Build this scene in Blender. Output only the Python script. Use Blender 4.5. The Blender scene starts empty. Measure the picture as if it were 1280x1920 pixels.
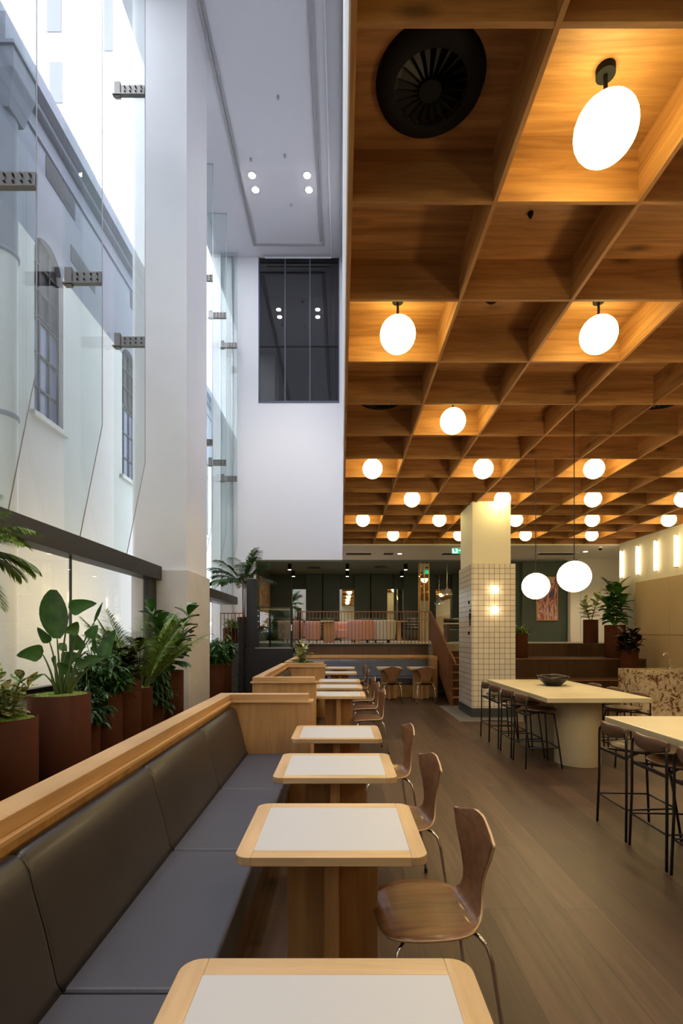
import bpy, math, random
from math import sin, cos, pi, radians, sqrt, atan2
from mathutils import Vector as V, Matrix

SC = bpy.context.scene
COL = SC.collection
F = 950.0; CX, CY = 640.0, 1188.0; EYE = 1.55
def at(px, py, Y):
    return V(((px-CX)*Y/F, Y, EYE-(py-CY)*Y/F))

# ------------------------------------------------------------------ materials
def new_mat(name):
    m = bpy.data.materials.new(name); m.use_nodes = True
    nt = m.node_tree; nt.nodes.clear()
    out = nt.nodes.new('ShaderNodeOutputMaterial')
    b = nt.nodes.new('ShaderNodeBsdfPrincipled')
    nt.links.new(b.outputs[0], out.inputs[0])
    return m, nt, b, out
def rgba(c): return (c[0], c[1], c[2], 1)
def plain(name, c, rough=.5, metal=0., var=0.0, scale=6., coat=0., spec=.5):
    m, nt, b, o = new_mat(name)
    b.inputs['Base Color'].default_value = rgba(c)
    b.inputs['Roughness'].default_value = rough
    b.inputs['Metallic'].default_value = metal
    b.inputs['Coat Weight'].default_value = coat
    b.inputs['Specular IOR Level'].default_value = spec
    if var:
        tc = nt.nodes.new('ShaderNodeTexCoord'); n = nt.nodes.new('ShaderNodeTexNoise')
        n.inputs['Scale'].default_value = scale; n.inputs['Detail'].default_value = 6
        nt.links.new(tc.outputs['Object'], n.inputs['Vector'])
        r = nt.nodes.new('ShaderNodeValToRGB')
        r.color_ramp.elements[0].position = .3; r.color_ramp.elements[1].position = .7
        r.color_ramp.elements[0].color = rgba([x*(1-var) for x in c])
        r.color_ramp.elements[1].color = rgba([min(1, x*(1+var)) for x in c])
        nt.links.new(n.outputs['Fac'], r.inputs['Fac']); nt.links.new(r.outputs['Color'], b.inputs['Base Color'])
    return m
def wood(name, axis, c1, c2, rough=.45, grain=14., knots=0., seam=0., coat=0.):
    m, nt, b, o = new_mat(name); L = nt.links.new; N = nt.nodes.new
    tc = N('ShaderNodeTexCoord'); mp = N('ShaderNodeMapping')
    s = [grain]*3; s[axis] = grain*.07
    mp.inputs['Scale'].default_value = s
    oi = N('ShaderNodeObjectInfo'); ad = N('ShaderNodeVectorMath'); ad.operation = 'ADD'
    mul = N('ShaderNodeMath'); mul.operation = 'MULTIPLY'; mul.inputs[1].default_value = 17.
    L(oi.outputs['Random'], mul.inputs[0])
    L(tc.outputs['Object'], ad.inputs[0]); L(mul.outputs[0], ad.inputs[1]); L(ad.outputs[0], mp.inputs['Vector'])
    n1 = N('ShaderNodeTexNoise'); n1.inputs['Scale'].default_value = 1.; n1.inputs['Detail'].default_value = 7
    n1.inputs['Roughness'].default_value = .65; n1.inputs['Distortion'].default_value = .6
    L(mp.outputs[0], n1.inputs['Vector'])
    r = N('ShaderNodeValToRGB'); r.color_ramp.elements[0].position = .32; r.color_ramp.elements[1].position = .66
    r.color_ramp.elements[0].color = rgba(c1); r.color_ramp.elements[1].color = rgba(c2)
    L(n1.outputs['Fac'], r.inputs['Fac']); colour = r.outputs['Color']
    n2 = N('ShaderNodeTexNoise'); n2.inputs['Scale'].default_value = 1.3; n2.inputs['Detail'].default_value = 2
    L(ad.outputs[0], n2.inputs['Vector'])
    mx = N('ShaderNodeMix'); mx.data_type = 'RGBA'; mx.blend_type = 'MULTIPLY'
    r2 = N('ShaderNodeValToRGB'); r2.color_ramp.elements[0].position = .3; r2.color_ramp.elements[1].position = .7
    r2.color_ramp.elements[0].color = (.78,.76,.74,1); r2.color_ramp.elements[1].color = (1.12,1.1,1.06,1)
    L(n2.outputs['Fac'], r2.inputs['Fac']); mx.inputs[0].default_value = 1
    L(colour, mx.inputs[6]); L(r2.outputs['Color'], mx.inputs[7]); colour = mx.outputs[2]
    if knots:
        mk = N('ShaderNodeMapping'); ks = [3.2]*3; ks[axis] = 1.3; mk.inputs['Scale'].default_value = ks
        L(ad.outputs[0], mk.inputs['Vector'])
        vo = N('ShaderNodeTexVoronoi'); vo.inputs['Scale'].default_value = 1.
        L(mk.outputs[0], vo.inputs['Vector'])
        rk = N('ShaderNodeValToRGB'); rk.color_ramp.elements[0].position = .05; rk.color_ramp.elements[1].position = .16
        rk.color_ramp.elements[0].color = (1-knots, 1-knots, 1-knots, 1); rk.color_ramp.elements[1].color = (1,1,1,1)
        L(vo.outputs['Distance'], rk.inputs['Fac'])
        m2 = N('ShaderNodeMix'); m2.data_type = 'RGBA'; m2.blend_type = 'MULTIPLY'; m2.inputs[0].default_value = 1
        L(colour, m2.inputs[6]); L(rk.outputs['Color'], m2.inputs[7]); colour = m2.outputs[2]
    L(colour, b.inputs['Base Color'])
    b.inputs['Roughness'].default_value = rough; b.inputs['Coat Weight'].default_value = coat
    bp = N('ShaderNodeBump'); bp.inputs['Strength'].default_value = .08; bp.inputs['Distance'].default_value = .01
    L(n1.outputs['Fac'], bp.inputs['Height']); L(bp.outputs[0], b.inputs['Normal'])
    return m
def emit(name, c, s):
    m, nt, b, o = new_mat(name)
    nt.nodes.remove(b); e = nt.nodes.new('ShaderNodeEmission')
    e.inputs[0].default_value = rgba(c); e.inputs[1].default_value = s
    nt.links.new(e.outputs[0], o.inputs[0]); return m
def glass(name, tint, base=.05, gain=.75, refl=(1,1,1)):
    m, nt, b, o = new_mat(name); nt.nodes.remove(b); N = nt.nodes.new; L = nt.links.new
    t = N('ShaderNodeBsdfTransparent'); t.inputs[0].default_value = rgba(tint)
    g = N('ShaderNodeBsdfGlossy'); g.inputs['Roughness'].default_value = .01; g.inputs['Color'].default_value = rgba(refl)
    lw = N('ShaderNodeLayerWeight'); lw.inputs[0].default_value = .5
    p = N('ShaderNodeMath'); p.operation = 'POWER'; p.inputs[1].default_value = 4.
    L(lw.outputs['Facing'], p.inputs[0])
    ma = N('ShaderNodeMath'); ma.operation = 'MULTIPLY_ADD'; ma.inputs[1].default_value = gain; ma.inputs[2].default_value = base
    L(p.outputs[0], ma.inputs[0])
    mx = N('ShaderNodeMixShader'); L(ma.outputs[0], mx.inputs[0]); L(t.outputs[0], mx.inputs[1]); L(g.outputs[0], mx.inputs[2])
    L(mx.outputs[0], o.inputs[0]); return m
def planks(name, c1, c2, gap, width, length, rough, rot=radians(90)):
    m, nt, b, o = new_mat(name); N = nt.nodes.new; L = nt.links.new
    tc = N('ShaderNodeTexCoord'); mp = N('ShaderNodeMapping'); mp.inputs['Rotation'].default_value = (0,0,rot)
    L(tc.outputs['Object'], mp.inputs['Vector'])
    br = N('ShaderNodeTexBrick'); br.offset = .37; br.offset_frequency = 3
    br.inputs['Scale'].default_value = 1; br.inputs['Brick Width'].default_value = length
    br.inputs['Row Height'].default_value = width; br.inputs['Mortar Size'].default_value = .0022
    br.inputs['Mortar Smooth'].default_value = .1; br.inputs['Bias'].default_value = 0
    br.inputs['Color1'].default_value = rgba(c1); br.inputs['Color2'].default_value = rgba(c2); br.inputs['Mortar'].default_value = rgba(gap)
    L(mp.outputs[0], br.inputs['Vector'])
    ms = N('ShaderNodeMapping'); ms.inputs['Scale'].default_value = (1.2, 16, 8); L(mp.outputs[0], ms.inputs['Vector'])
    n = N('ShaderNodeTexNoise'); n.inputs['Scale'].default_value = 1; n.inputs['Detail'].default_value = 8; n.inputs['Roughness'].default_value = .7; n.inputs['Distortion'].default_value = .8
    L(ms.outputs[0], n.inputs['Vector'])
    r = N('ShaderNodeValToRGB'); r.color_ramp.elements[0].position = .28; r.color_ramp.elements[1].position = .72
    r.color_ramp.elements[0].color = (.55,.53,.50,1); r.color_ramp.elements[1].color = (1.35,1.32,1.3,1)
    L(n.outputs['Fac'], r.inputs['Fac'])
    mx = N('ShaderNodeMix'); mx.data_type = 'RGBA'; mx.blend_type = 'MULTIPLY'; mx.inputs[0].default_value = 1
    L(br.outputs['Color'], mx.inputs[6]); L(r.outputs['Color'], mx.inputs[7]); L(mx.outputs[2], b.inputs['Base Color'])
    b.inputs['Roughness'].default_value = rough
    bp = N('ShaderNodeBump'); bp.inputs['Strength'].default_value = .15; bp.inputs['Distance'].default_value = .01
    L(n.outputs['Fac'], bp.inputs['Height']); L(bp.outputs[0], b.inputs['Normal'])
    return m
def tiles(name):
    m, nt, b, o = new_mat(name); N = nt.nodes.new; L = nt.links.new
    tc = N('ShaderNodeTexCoord'); sp = N('ShaderNodeSeparateXYZ'); L(tc.outputs['Object'], sp.inputs[0])
    a = N('ShaderNodeMath'); a.operation = 'ADD'; L(sp.outputs[0], a.inputs[0]); L(sp.outputs[1], a.inputs[1])
    cb = N('ShaderNodeCombineXYZ'); L(a.outputs[0], cb.inputs[0]); L(sp.outputs[2], cb.inputs[1])
    br = N('ShaderNodeTexBrick'); br.offset = 0; br.inputs['Scale'].default_value = 1
    br.inputs['Brick Width'].default_value = .0985; br.inputs['Row Height'].default_value = .0985
    br.inputs['Mortar Size'].default_value = .0032; br.inputs['Mortar Smooth'].default_value = .1
    br.inputs['Color1'].default_value = (.80,.74,.66,1); br.inputs['Color2'].default_value = (.72,.66,.58,1); br.inputs['Mortar'].default_value = (.045,.04,.035,1)
    L(cb.outputs[0], br.inputs['Vector']); L(br.outputs['Color'], b.inputs['Base Color'])
    b.inputs['Roughness'].default_value = .22
    bp = N('ShaderNodeBump'); bp.inputs['Strength'].default_value = .4; bp.inputs['Distance'].default_value = .004; bp.invert = True
    L(br.outputs['Fac'], bp.inputs['Height']); L(bp.outputs[0], b.inputs['Normal'])
    return m
def ramp3(name, scale, stops, rough=.4, dist=0., stretch=(1,1,1), detail=6, nrough=.6):
    m, nt, b, o = new_mat(name); N = nt.nodes.new; L = nt.links.new
    tc = N('ShaderNodeTexCoord'); mp = N('ShaderNodeMapping'); mp.inputs['Scale'].default_value = stretch
    L(tc.outputs['Object'], mp.inputs['Vector'])
    n = N('ShaderNodeTexNoise'); n.inputs['Scale'].default_value = scale; n.inputs['Detail'].default_value = detail
    n.inputs['Distortion'].default_value = dist; n.inputs['Roughness'].default_value = nrough
    L(mp.outputs[0], n.inputs['Vector'])
    r = N('ShaderNodeValToRGB'); e = r.color_ramp.elements
    e[0].position, e[0].color = stops[0][0], rgba(stops[0][1]); e[1].position, e[1].color = stops[-1][0], rgba(stops[-1][1])
    for p, c in stops[1:-1]:
        q = e.new(p); q.color = rgba(c)
    L(n.outputs['Fac'], r.inputs['Fac']); L(r.outputs['Color'], b.inputs['Base Color'])
    b.inputs['Roughness'].default_value = rough
    return m

M = {}
M['white'] = plain('white_plaster', (.86,.86,.89), .7, var=.015, scale=2)
M['white_wall'] = plain('white_wall_paint', (.84,.84,.89), .75)
M['warm_white'] = plain('warm_white_paint', (.78,.74,.66), .7)
M['ceil_lilac'] = plain('grey_white_ceiling_paint', (.74,.74,.81), .7)
M['stone_clad'] = plain('pale_limestone', (.74,.70,.66), .6, var=.05, scale=3)
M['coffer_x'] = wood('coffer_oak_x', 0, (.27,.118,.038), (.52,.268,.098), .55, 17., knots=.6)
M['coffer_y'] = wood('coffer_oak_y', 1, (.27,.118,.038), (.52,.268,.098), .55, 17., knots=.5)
M['oak_x'] = wood('honey_oak_x', 0, (.52,.30,.13), (.68,.445,.22), .42, 12.)
M['oak_y'] = wood('honey_oak_y', 1, (.52,.30,.13), (.68,.445,.22), .42, 12.)
M['oak_z'] = wood('honey_oak_z', 2, (.46,.24,.09), (.62,.37,.16), .45, 12., knots=.45)
M['top_x'] = wood('table_oak_x', 0, (.58,.39,.20), (.74,.54,.32), .38, 16.)
M['top_y'] = wood('table_oak_y', 1, (.56,.37,.19), (.72,.51,.29), .38, 16.)
M['leg_z'] = wood('table_pedestal_oak', 2, (.42,.22,.085), (.62,.36,.16), .45, 13., knots=.3)
M['laminate'] = plain('white_laminate', (.60,.61,.64), .38)
M['walnut'] = wood('walnut_veneer', 0, (.15,.065,.028), (.29,.142,.068), .32, 22., coat=.25)
M['walnut_dk'] = wood('smoked_walnut', 1, (.085,.045,.027), (.15,.086,.052), .38, 22., coat=.1)
M['ply_edge'] = plain('pale_ply_edge', (.66,.46,.26), .5)
M['chrome'] = plain('chrome', (.75,.72,.68), .12, 1.)
M['black_metal'] = plain('black_powder_coat', (.012,.012,.014), .42)
M['black'] = plain('black_plastic', (.006,.006,.007), .75, spec=.2)
M['rubber'] = plain('black_rubber', (.015,.015,.015), .8)
M['leather'] = plain('charcoal_leather', (.035,.031,.037), .36, var=.08, scale=3, spec=.6)
M['leather_seat'] = plain('sky_tinted_leather', (.064,.065,.088), .5, var=.06, scale=3, spec=.5)  # charcoal leather again, colour lightened and blued for sky reflected on the seats
M['navy'] = plain('navy_leather', (.07,.08,.125), .45, var=.08, scale=4)
M['floor'] = planks('smoked_oak_floor', (.048,.026,.016), (.100,.058,.036), (.028,.018,.013), .21, 2.3, .42)
M['grey_tile'] = plain('grey_floor_tile', (.16,.15,.145), .5, var=.1)
M['tile'] = tiles('white_square_tile')
M['green_base'] = plain('dark_slate_skirting', (.045,.055,.058), .5)
M['bar_stone'] = ramp3('cream_terrazzo', 3., [(.3,(.56,.48,.31)),(.5,(.62,.545,.37)),(.7,(.66,.59,.42))], .3)
M['marble'] = ramp3('cream_brown_marble', 9., [(.40,(.10,.05,.03)),(.445,(.28,.15,.08)),(.485,(.60,.47,.32)),(.6,(.74,.63,.46))], .25, dist=1.0, detail=9, nrough=.72)
M['rust'] = plain('rust_red_steel', (.072,.0195,.007), .75, spec=.2, var=.12, scale=2.5)
M['rail'] = plain('copper_brown_paint', (.25,.095,.042), .45)
M['brown_step'] = wood('dark_walnut_step', 2, (.062,.03,.016), (.11,.056,.03), .4, 9.)
M['step_nose'] = plain('step_edge_trim', (.36,.17,.08), .4)
M['dark_green'] = plain('dark_green_paint', (.030,.045,.036), .5)
M['green_ceiling'] = plain('green_ceiling_paint', (.13,.145,.115), .7)
M['green_wall'] = plain('grey_green_paint', (.075,.10,.085), .65)
M['mirror'] = plain('mirror', (.86,.86,.84), .02, 1.)
M['brass'] = plain('bronze_frame', (.42,.24,.10), .3, 1.)
M['pink'] = plain('pink_velvet', (.58,.29,.235), .85)
M['pale_fabric'] = plain('pale_grey_fabric', (.55,.51,.47), .85)
M['green_leather'] = plain('green_black_leather', (.05,.062,.05), .4)
M['grey_floor'] = ramp3('grey_speckled_terrazzo', 40., [(.4,(.16,.15,.14)),(.6,(.42,.40,.37))], .5)
M['lift'] = plain('anthracite_panel', (.018,.020,.025), .4)
M['beam'] = plain('bronze_black_beam', (.024,.021,.020), .5)
M['fitting'] = plain('brushed_dark_steel', (.20,.19,.18), .45, 1.)
M['vane'] = plain('dark_grey_vane', (.02,.02,.02), .5)
M['steel'] = plain('stainless_steel', (.55,.53,.50), .28, 1.)
M['grey_metal'] = plain('grey_painted_metal', (.42,.42,.45), .5)
M['clad'] = plain('beige_wall_panel', (.58,.44,.29), .5, var=.06, scale=1.4)
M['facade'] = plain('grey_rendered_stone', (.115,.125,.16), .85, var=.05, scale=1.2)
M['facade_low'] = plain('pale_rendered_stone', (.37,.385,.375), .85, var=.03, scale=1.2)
M['tower'] = plain('pale_tower_stone', (.34,.33,.36), .8)
M['tower_glass'] = plain('tower_window_glass', (.10,.11,.16), .4)
M['win_blue'] = plain('blue_grey_window', (.10,.125,.21), .5, spec=.2)
M['win_dark'] = plain('dark_window_frame', (.03,.03,.034), .7, spec=.15)
M['pave'] = plain('alley_paving', (.45,.42,.37), .8)
M['glass'] = glass('clear_glass', (.98,.99,.99), .035, .5)
M['fin'] = glass('green_tinted_glass', (.93,.965,.96), .04, .45)
M['dark_glass'] = glass('dark_glass', (.10,.12,.19), .13, .6)
M['rail_glass'] = glass('guard_glass', (.80,.84,.82), .05, .4)
M['moss'] = ramp3('bright_moss', 60., [(.35,(.06,.12,.012)),(.65,(.30,.42,.06))], .9)
M['leaf'] = ramp3('deep_green_leaf', 8., [(.35,(.02,.075,.015)),(.65,(.06,.17,.03))], .36)
M['leaf2'] = ramp3('mid_green_leaf', 8., [(.35,(.028,.095,.016)),(.65,(.07,.20,.035))], .38)
M['leaf3'] = ramp3('dark_bluish_leaf', 8., [(.35,(.016,.058,.022)),(.65,(.042,.12,.04))], .32)
M['palm'] = ramp3('palm_leaf', 5., [(.35,(.12,.22,.02)),(.65,(.30,.44,.06))], .45)
M['burg'] = ramp3('burgundy_black_leaf', 8., [(.35,(.012,.014,.012)),(.65,(.05,.022,.022))], .28)
M['varieg'] = ramp3('cream_variegated_leaf', 14., [(.40,(.06,.16,.03)),(.49,(.25,.34,.09)),(.54,(.72,.68,.38)),(.7,(.78,.74,.46))], .42, dist=1.5)
M['stem'] = plain('green_stem', (.10,.16,.045), .6)
M['trunk'] = plain('brown_stem', (.14,.09,.05), .8)
M['globe'] = emit('opal_globe_light', (1.0,.82,.30), 12.)
M['pend'] = emit('opal_pendant_light', (1.0,.74,.40), 15.)
M['sconce'] = emit('small_sconce_light', (1.0,.70,.36), 7.)
M['tube'] = emit('linear_tube_light', (1.0,.74,.42), 9.)
M['spot'] = emit('downlight_lamp', (1.0,.93,.84), 60.)
M['spot_small'] = emit('small_downlight_lamp', (1.0,.85,.62), 14.)
M['exit_g'] = emit('exit_sign_green', (.02,.42,.20), 1.2)
M['exit_w'] = emit('exit_sign_white', (.85,.95,.88), 1.3)
M['yellow'] = plain('yellow_safety_dots', (.75,.68,.32), .6)
M['bowl'] = plain('dark_bronze_bowl', (.022,.016,.013), .42)
M['picture'] = ramp3('abstract_ochre_canvas', 2.2, [(.36,(.10,.16,.12)),(.45,(.45,.20,.10)),(.53,(.62,.40,.22)),(.62,(.65,.55,.42)),(.7,(.30,.12,.05))], .6, dist=3.)
M['picture2'] = ramp3('abstract_red_blue_canvas', 2.6, [(.36,(.06,.10,.24)),(.44,(.50,.07,.04)),(.50,(.70,.64,.58)),(.57,(.55,.10,.05)),(.66,(.12,.16,.3))], .6, dist=1.6, stretch=(2.5,1,.6))

# ------------------------------------------------------------------ mesh builder
class MB:
    def __init__(s): s.v = []; s.f = []; s.sm = []; s.mi = []
    def add(s, vs, fs, smooth=False, mi=0):
        o = len(s.v); s.v += [tuple(x) for x in vs]
        for f in fs: s.f.append([i+o for i in f]); s.sm.append(smooth); s.mi.append(mi)
        return s
    def box(s, x0, x1, y0, y1, z0, z1, mi=0):
        vs = [(x0,y0,z0),(x1,y0,z0),(x1,y1,z0),(x0,y1,z0),(x0,y0,z1),(x1,y0,z1),(x1,y1,z1),(x0,y1,z1)]
        return s.add(vs, [(0,3,2,1),(4,5,6,7),(0,1,5,4),(1,2,6,5),(2,3,7,6),(3,0,4,7)], False, mi)
    def prism(s, poly, a0, a1, axis=2, mi=0, smooth=False):
        n = len(poly)
        def P(p, a):
            return {2:(p[0],p[1],a), 1:(p[0],a,p[1]), 0:(a,p[0],p[1])}[axis]
        vs = [P(p,a0) for p in poly]+[P(p,a1) for p in poly]
        s.add(vs, [tuple(range(n))[::-1], tuple(range(n,2*n))], False, mi)
        o = len(s.v)-2*n
        for i in range(n):
            j = (i+1) % n; s.f.append([o+i,o+j,o+n+j,o+n+i]); s.sm.append(smooth); s.mi.append(mi)
        return s
    def lathe(s, prof, c=(0,0,0), n=24, smooth=True, mi=0, axis=2):
        vs = []; fs = []; k = len(prof)
        for i in range(n):
            a = 2*pi*i/n
            for r, z in prof:
                p = (r*cos(a), r*sin(a), z) if axis == 2 else ((r*cos(a), z, r*sin(a)) if axis == 1 else (z, r*cos(a), r*sin(a)))
                vs.append((c[0]+p[0], c[1]+p[1], c[2]+p[2]))
        for i in range(n):
            j = (i+1) % n
            for q in range(k-1):
                fs.append((i*k+q, j*k+q, j*k+q+1, i*k+q+1))
        return s.add(vs, fs, smooth, mi)
    def cyl(s, c, r, z0, z1, n=24, axis=2, mi=0, r1=None):
        r1 = r if r1 is None else r1
        s.lathe([(r,z0),(r1,z1)], c, n, True, mi, axis)
        s.lathe([(1e-4,z0),(r,z0)], c, n, False, mi, axis); s.lathe([(r1,z1),(1e-4,z1)], c, n, False, mi, axis); return s
    def sphere(s, c, r, n=20, mi=0, sz=1.):
        k = n//2; return s.lathe([(max(1e-4, r*sin(pi*i/k)), -r*cos(pi*i/k)*sz) for i in range(k+1)], c, n, True, mi)
    def tube(s, pts, r, n=8, mi=0, smooth=True):
        pts = [V(p) for p in pts]; m = len(pts); rs = r if isinstance(r, (list,tuple)) else [r]*m
        t0 = (pts[1]-pts[0]).normalized(); a = V((0,0,1)) if abs(t0.z) < .9 else V((1,0,0))
        u = t0.cross(a).normalized(); vs = []
        for i, p in enumerate(pts):
            t = ((pts[i+1]-p) if i == 0 else (p-pts[i-1]) if i == m-1 else (pts[i+1]-pts[i-1])).normalized()
            u = (u - t*u.dot(t)).normalized(); w = t.cross(u)
            for k in range(n):
                g = 2*pi*k/n; vs.append(p+(u*cos(g)+w*sin(g))*rs[i])
        fs = []
        for i in range(m-1):
            for k in range(n):
                l = (k+1) % n; fs.append((i*n+k, i*n+l, (i+1)*n+l, (i+1)*n+k))
        s.add(vs, fs, smooth, mi)
        o = len(s.v)-m*n
        s.f.append([o+k for k in range(n)][::-1]); s.sm.append(False); s.mi.append(mi)
        s.f.append([o+(m-1)*n+k for k in range(n)]); s.sm.append(False); s.mi.append(mi)
        return s
    def grid(s, rows, smooth=True, mi=0, close=False):
        n = len(rows[0]); vs = [p for r in rows for p in r]; fs = []
        for i in range(len(rows)-1):
            for k in range(n if close else n-1):
                l = (k+1) % n; fs.append((i*n+k, i*n+l, (i+1)*n+l, (i+1)*n+k))
        return s.add(vs, fs, smooth, mi)
    def leaf(s, base, d, L, W, bend=.3, shape='oval', segs=6, fold=.25, side=None, mi=0):
        d = V(d).normalized(); up = V((0,0,1))
        sd = d.cross(up) if side is None else V(side)
        if sd.length < .05: sd = V((1,0,0))
        sd.normalize(); nn = sd.cross(d).normalized(); rows = []
        p = V(base); dd = d.copy()
        for i in range(segs+1):
            t = i/segs
            if shape == 'oval': w = sin(pi*min(1,t*.94+.06))**.75
            elif shape == 'lance': w = sin(pi*(t*.93+.05))**1.0*(1-.25*t)
            elif shape == 'paddle': w = sin(pi*(t*.93+.035))**.62
            elif shape == 'ovate': w = (1-t)**.6*min(1,(t+.03)*5)**.6*1.15
            elif shape == 'obovate': w = (t+.06)**.7*(max(0,1-t**4))**.5*1.15
            else: w = 1-t
            w = max(w, .03)*W*.5
            n2 = sd.cross(dd).normalized()
            rows.append([p-sd*w+n2*w*fold, p-sd*w*.5+n2*w*fold*.35, p, p+sd*w*.5+n2*w*fold*.35, p+sd*w+n2*w*fold])
            if i < segs:
                dd = (dd - up*(bend/segs)*1.6).normalized(); p = p+dd*(L/segs)
        s.grid(rows, True, mi); return s
    def shift(s, d):
        s.v = [(a+d[0], b+d[1], c+d[2]) for a, b, c in s.v]; return s

ORG = {}
def build(name, mb, mats, parent=None, bevel=0., world=False, origin=None, smooth_angle=None, seg=2):
    if world and parent is not None:
        q = ORG[parent.name]; mb.shift((-q[0],-q[1],-q[2]))
    if parent is None and origin is None and mb.v:
        xs = [v[0] for v in mb.v]; ys = [v[1] for v in mb.v]; zs = [v[2] for v in mb.v]
        origin = ((min(xs)+max(xs))/2, (min(ys)+max(ys))/2, min(zs))
    if origin is not None and parent is None: mb.shift((-origin[0],-origin[1],-origin[2]))
    me = bpy.data.meshes.new(name); me.from_pydata(mb.v, [], mb.f)
    for m in (mats if isinstance(mats, (list,tuple)) else [mats]): me.materials.append(m)
    me.polygons.foreach_set('use_smooth', mb.sm); me.polygons.foreach_set('material_index', mb.mi)
    me.update()
    o = bpy.data.objects.new(name, me); COL.objects.link(o)
    if parent is not None: o.parent = parent; ORG[o.name] = ORG[parent.name]
    else:
        o.location = origin or (0,0,0); ORG[o.name] = tuple(origin or (0,0,0))
    if bevel:
        b = o.modifiers.new('bevel', 'BEVEL'); b.width = bevel; b.segments = seg; b.limit_method = 'ANGLE'; b.angle_limit = radians(40)
    return o
def tag(o, label, cat, group=None, kind=None):
    o['label'] = label; o['category'] = cat
    if group: o['group'] = group
    if kind: o['kind'] = kind
    return o
def thing(name, label, cat, loc=(0,0,0), rz=0., group=None, kind=None):
    o = bpy.data.objects.new(name, None); COL.objects.link(o); o.empty_display_size = .1
    o.location = loc; o.rotation_euler = (0,0,rz); ORG[o.name] = tuple(loc)
    return tag(o, label, cat, group, kind)
def struct(name, label, mb, mat, bevel=0., cat='room shell'):
    o = build(name, mb, mat, None, bevel); return tag(o, label, cat, None, 'structure')
def dup(root, loc, rz=None, label=None, group=None):
    r = root.copy(); COL.objects.link(r); r.location = loc; ORG[r.name] = tuple(loc)
    if rz is not None: r.rotation_euler = (0,0,rz)
    if label: r['label'] = label
    if group: r['group'] = group
    for ch in list(root.children):
        c = ch.copy(); COL.objects.link(c); c.parent = r
        for g in list(ch.children):
            d = g.copy(); COL.objects.link(d); d.parent = c
    return r
def rrect(x0, x1, y0, y1, r, n=6, corners=(1,1,1,1)):
    out = []
    for (cx, cy, a0, k) in ((x1-r,y1-r,0,0),(x0+r,y1-r,90,1),(x0+r,y0+r,180,2),(x1-r,y0+r,270,3)):
        if corners[k]:
            for i in range(n+1):
                a = radians(a0+90*i/n); out.append((cx+r*cos(a), cy+r*sin(a)))
        else: out.append({0:(x1,y1),1:(x0,y1),2:(x0,y0),3:(x1,y0)}[k])
    return out

HP = 1.28          # upper floor level
ZC = 4.01          # underside of the coffer beams
TOP = 13.95        # atrium ceiling
# ================================================================== SHELL
struct('floor', 'dark brown smoked oak plank floor of the dining hall', MB().box(-4.3,7.63,-4,14.3,-.06,0), M['floor'])
struct('floor', 'grey tiled floor patch around the foot of the tiled column', MB().box(2.08,3.6,8.9,10.9,0,.004), M['grey_tile'])
struct('floor', 'raised upper floor behind the copper brown railing', MB().box(-4.3,9.6,14.0,20.8,1.0,HP).box(-4.3,-2.55,13.16,14.0,0,HP).box(-1.2,3.92,13.16,14.0,0,HP), M['grey_floor'])
t = thing('fascia', 'dark brown riser band under the balcony railing', 'fascia', (.5,13.14,0), kind='structure')
build('fascia_panel', MB().box(-1.2,2.25,13.135,13.16,0,HP-.06), M['brown_step'], t, world=True)
build('edge_strip', MB().box(-1.2,2.25,13.12,13.2,HP-.06,HP-.001), M['beam'], t, world=True)
# side walls
mb = MB().box(.029,.0375,-4,16.7,4.012,TOP)
struct('wall_east', 'tall white atrium wall rising from the edge of the timber ceiling', mb, M['white_wall'])
mb = MB().box(-3.95,.032,16.7,16.95,3.98,9.16).box(-3.95,-2.74,16.7,16.95,9.16,TOP).box(-.07,.032,16.7,16.95,9.16,TOP).box(-3.95,-2.85,16.7,16.95,HP,3.98)
struct('wall_north', 'white atrium end wall with a high dark window', mb, M['white_wall'])
struct('wall_south', 'plain wall behind the viewer', MB().box(-4.3,7.8,-4.2,-4,0,TOP), M['warm_white'])
mb = MB().box(7.63,7.85,-4,13.92,2.87,4.4)
struct('wall_right', 'warm white upper right wall carrying the vertical tube lights', mb, M['warm_white'])
t = thing('wall_right', 'beige panelled lower right wall behind the marble counter', 'wall panelling', (7.6,5,0), kind='structure')
build('backing', MB().box(7.66,7.8,-4,13.1,-.05,2.9), M['clad'], t, world=True)
yy = [-4,-1.4,1.2,3.8,6.4,9.05,11.7,13.1]
for a, b in zip(yy[:-1], yy[1:]):
    for z0, z1 in ((0,1.515),(1.525,2.87)):
        build('wall_panel', MB().box(7.58,7.66,a+.004,b-.004,z0,z1), M['clad'], t, world=True)
struct('wall_right', 'short white return wall beyond the beige panelling', MB().box(7.62,7.85,13.1,13.92,0,2.87), M['warm_white'])
struct('wall_far', 'white far wall with a plain door behind the pots', MB().box(7.45,9.8,16.5,16.7,HP,3.98), M['warm_white'])
struct('wall_far', 'grey green far wall carrying the red and blue painting', MB().box(6.0,7.45,16.8,17.0,HP,3.98).box(5.85,6.0,17.0,20.5,HP,3.98).box(7.45,7.6,16.7,17.0,HP,3.98), M['green_wall'])
struct('wall_far', 'side wall closing the space beyond the far white wall', MB().box(9.6,9.8,13.7,16.5,0,4.1).box(7.7,9.8,13.7,13.9,0,4.1), M['warm_white'])
struct('baseboard_far', 'white skirting at the foot of the far white wall', MB().box(7.45,9.6,16.47,16.499,HP,HP+.12), M['warm_white'])
struct('wall_back', 'dark green back wall of the raised lounge', MB().box(-2.9,6.0,20.5,20.7,HP,4.0), M['dark_green'])
struct('wall_left', 'dark green side wall of the raised lounge', MB().box(-3.05,-2.85,16.95,20.7,HP,4.0), M['green_wall'])
struct('wall_left', 'side wall closing the glazed atrium beyond the last bay', MB().box(-4.25,-3.95,16.55,16.95,HP,TOP), M['white'])
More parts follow.
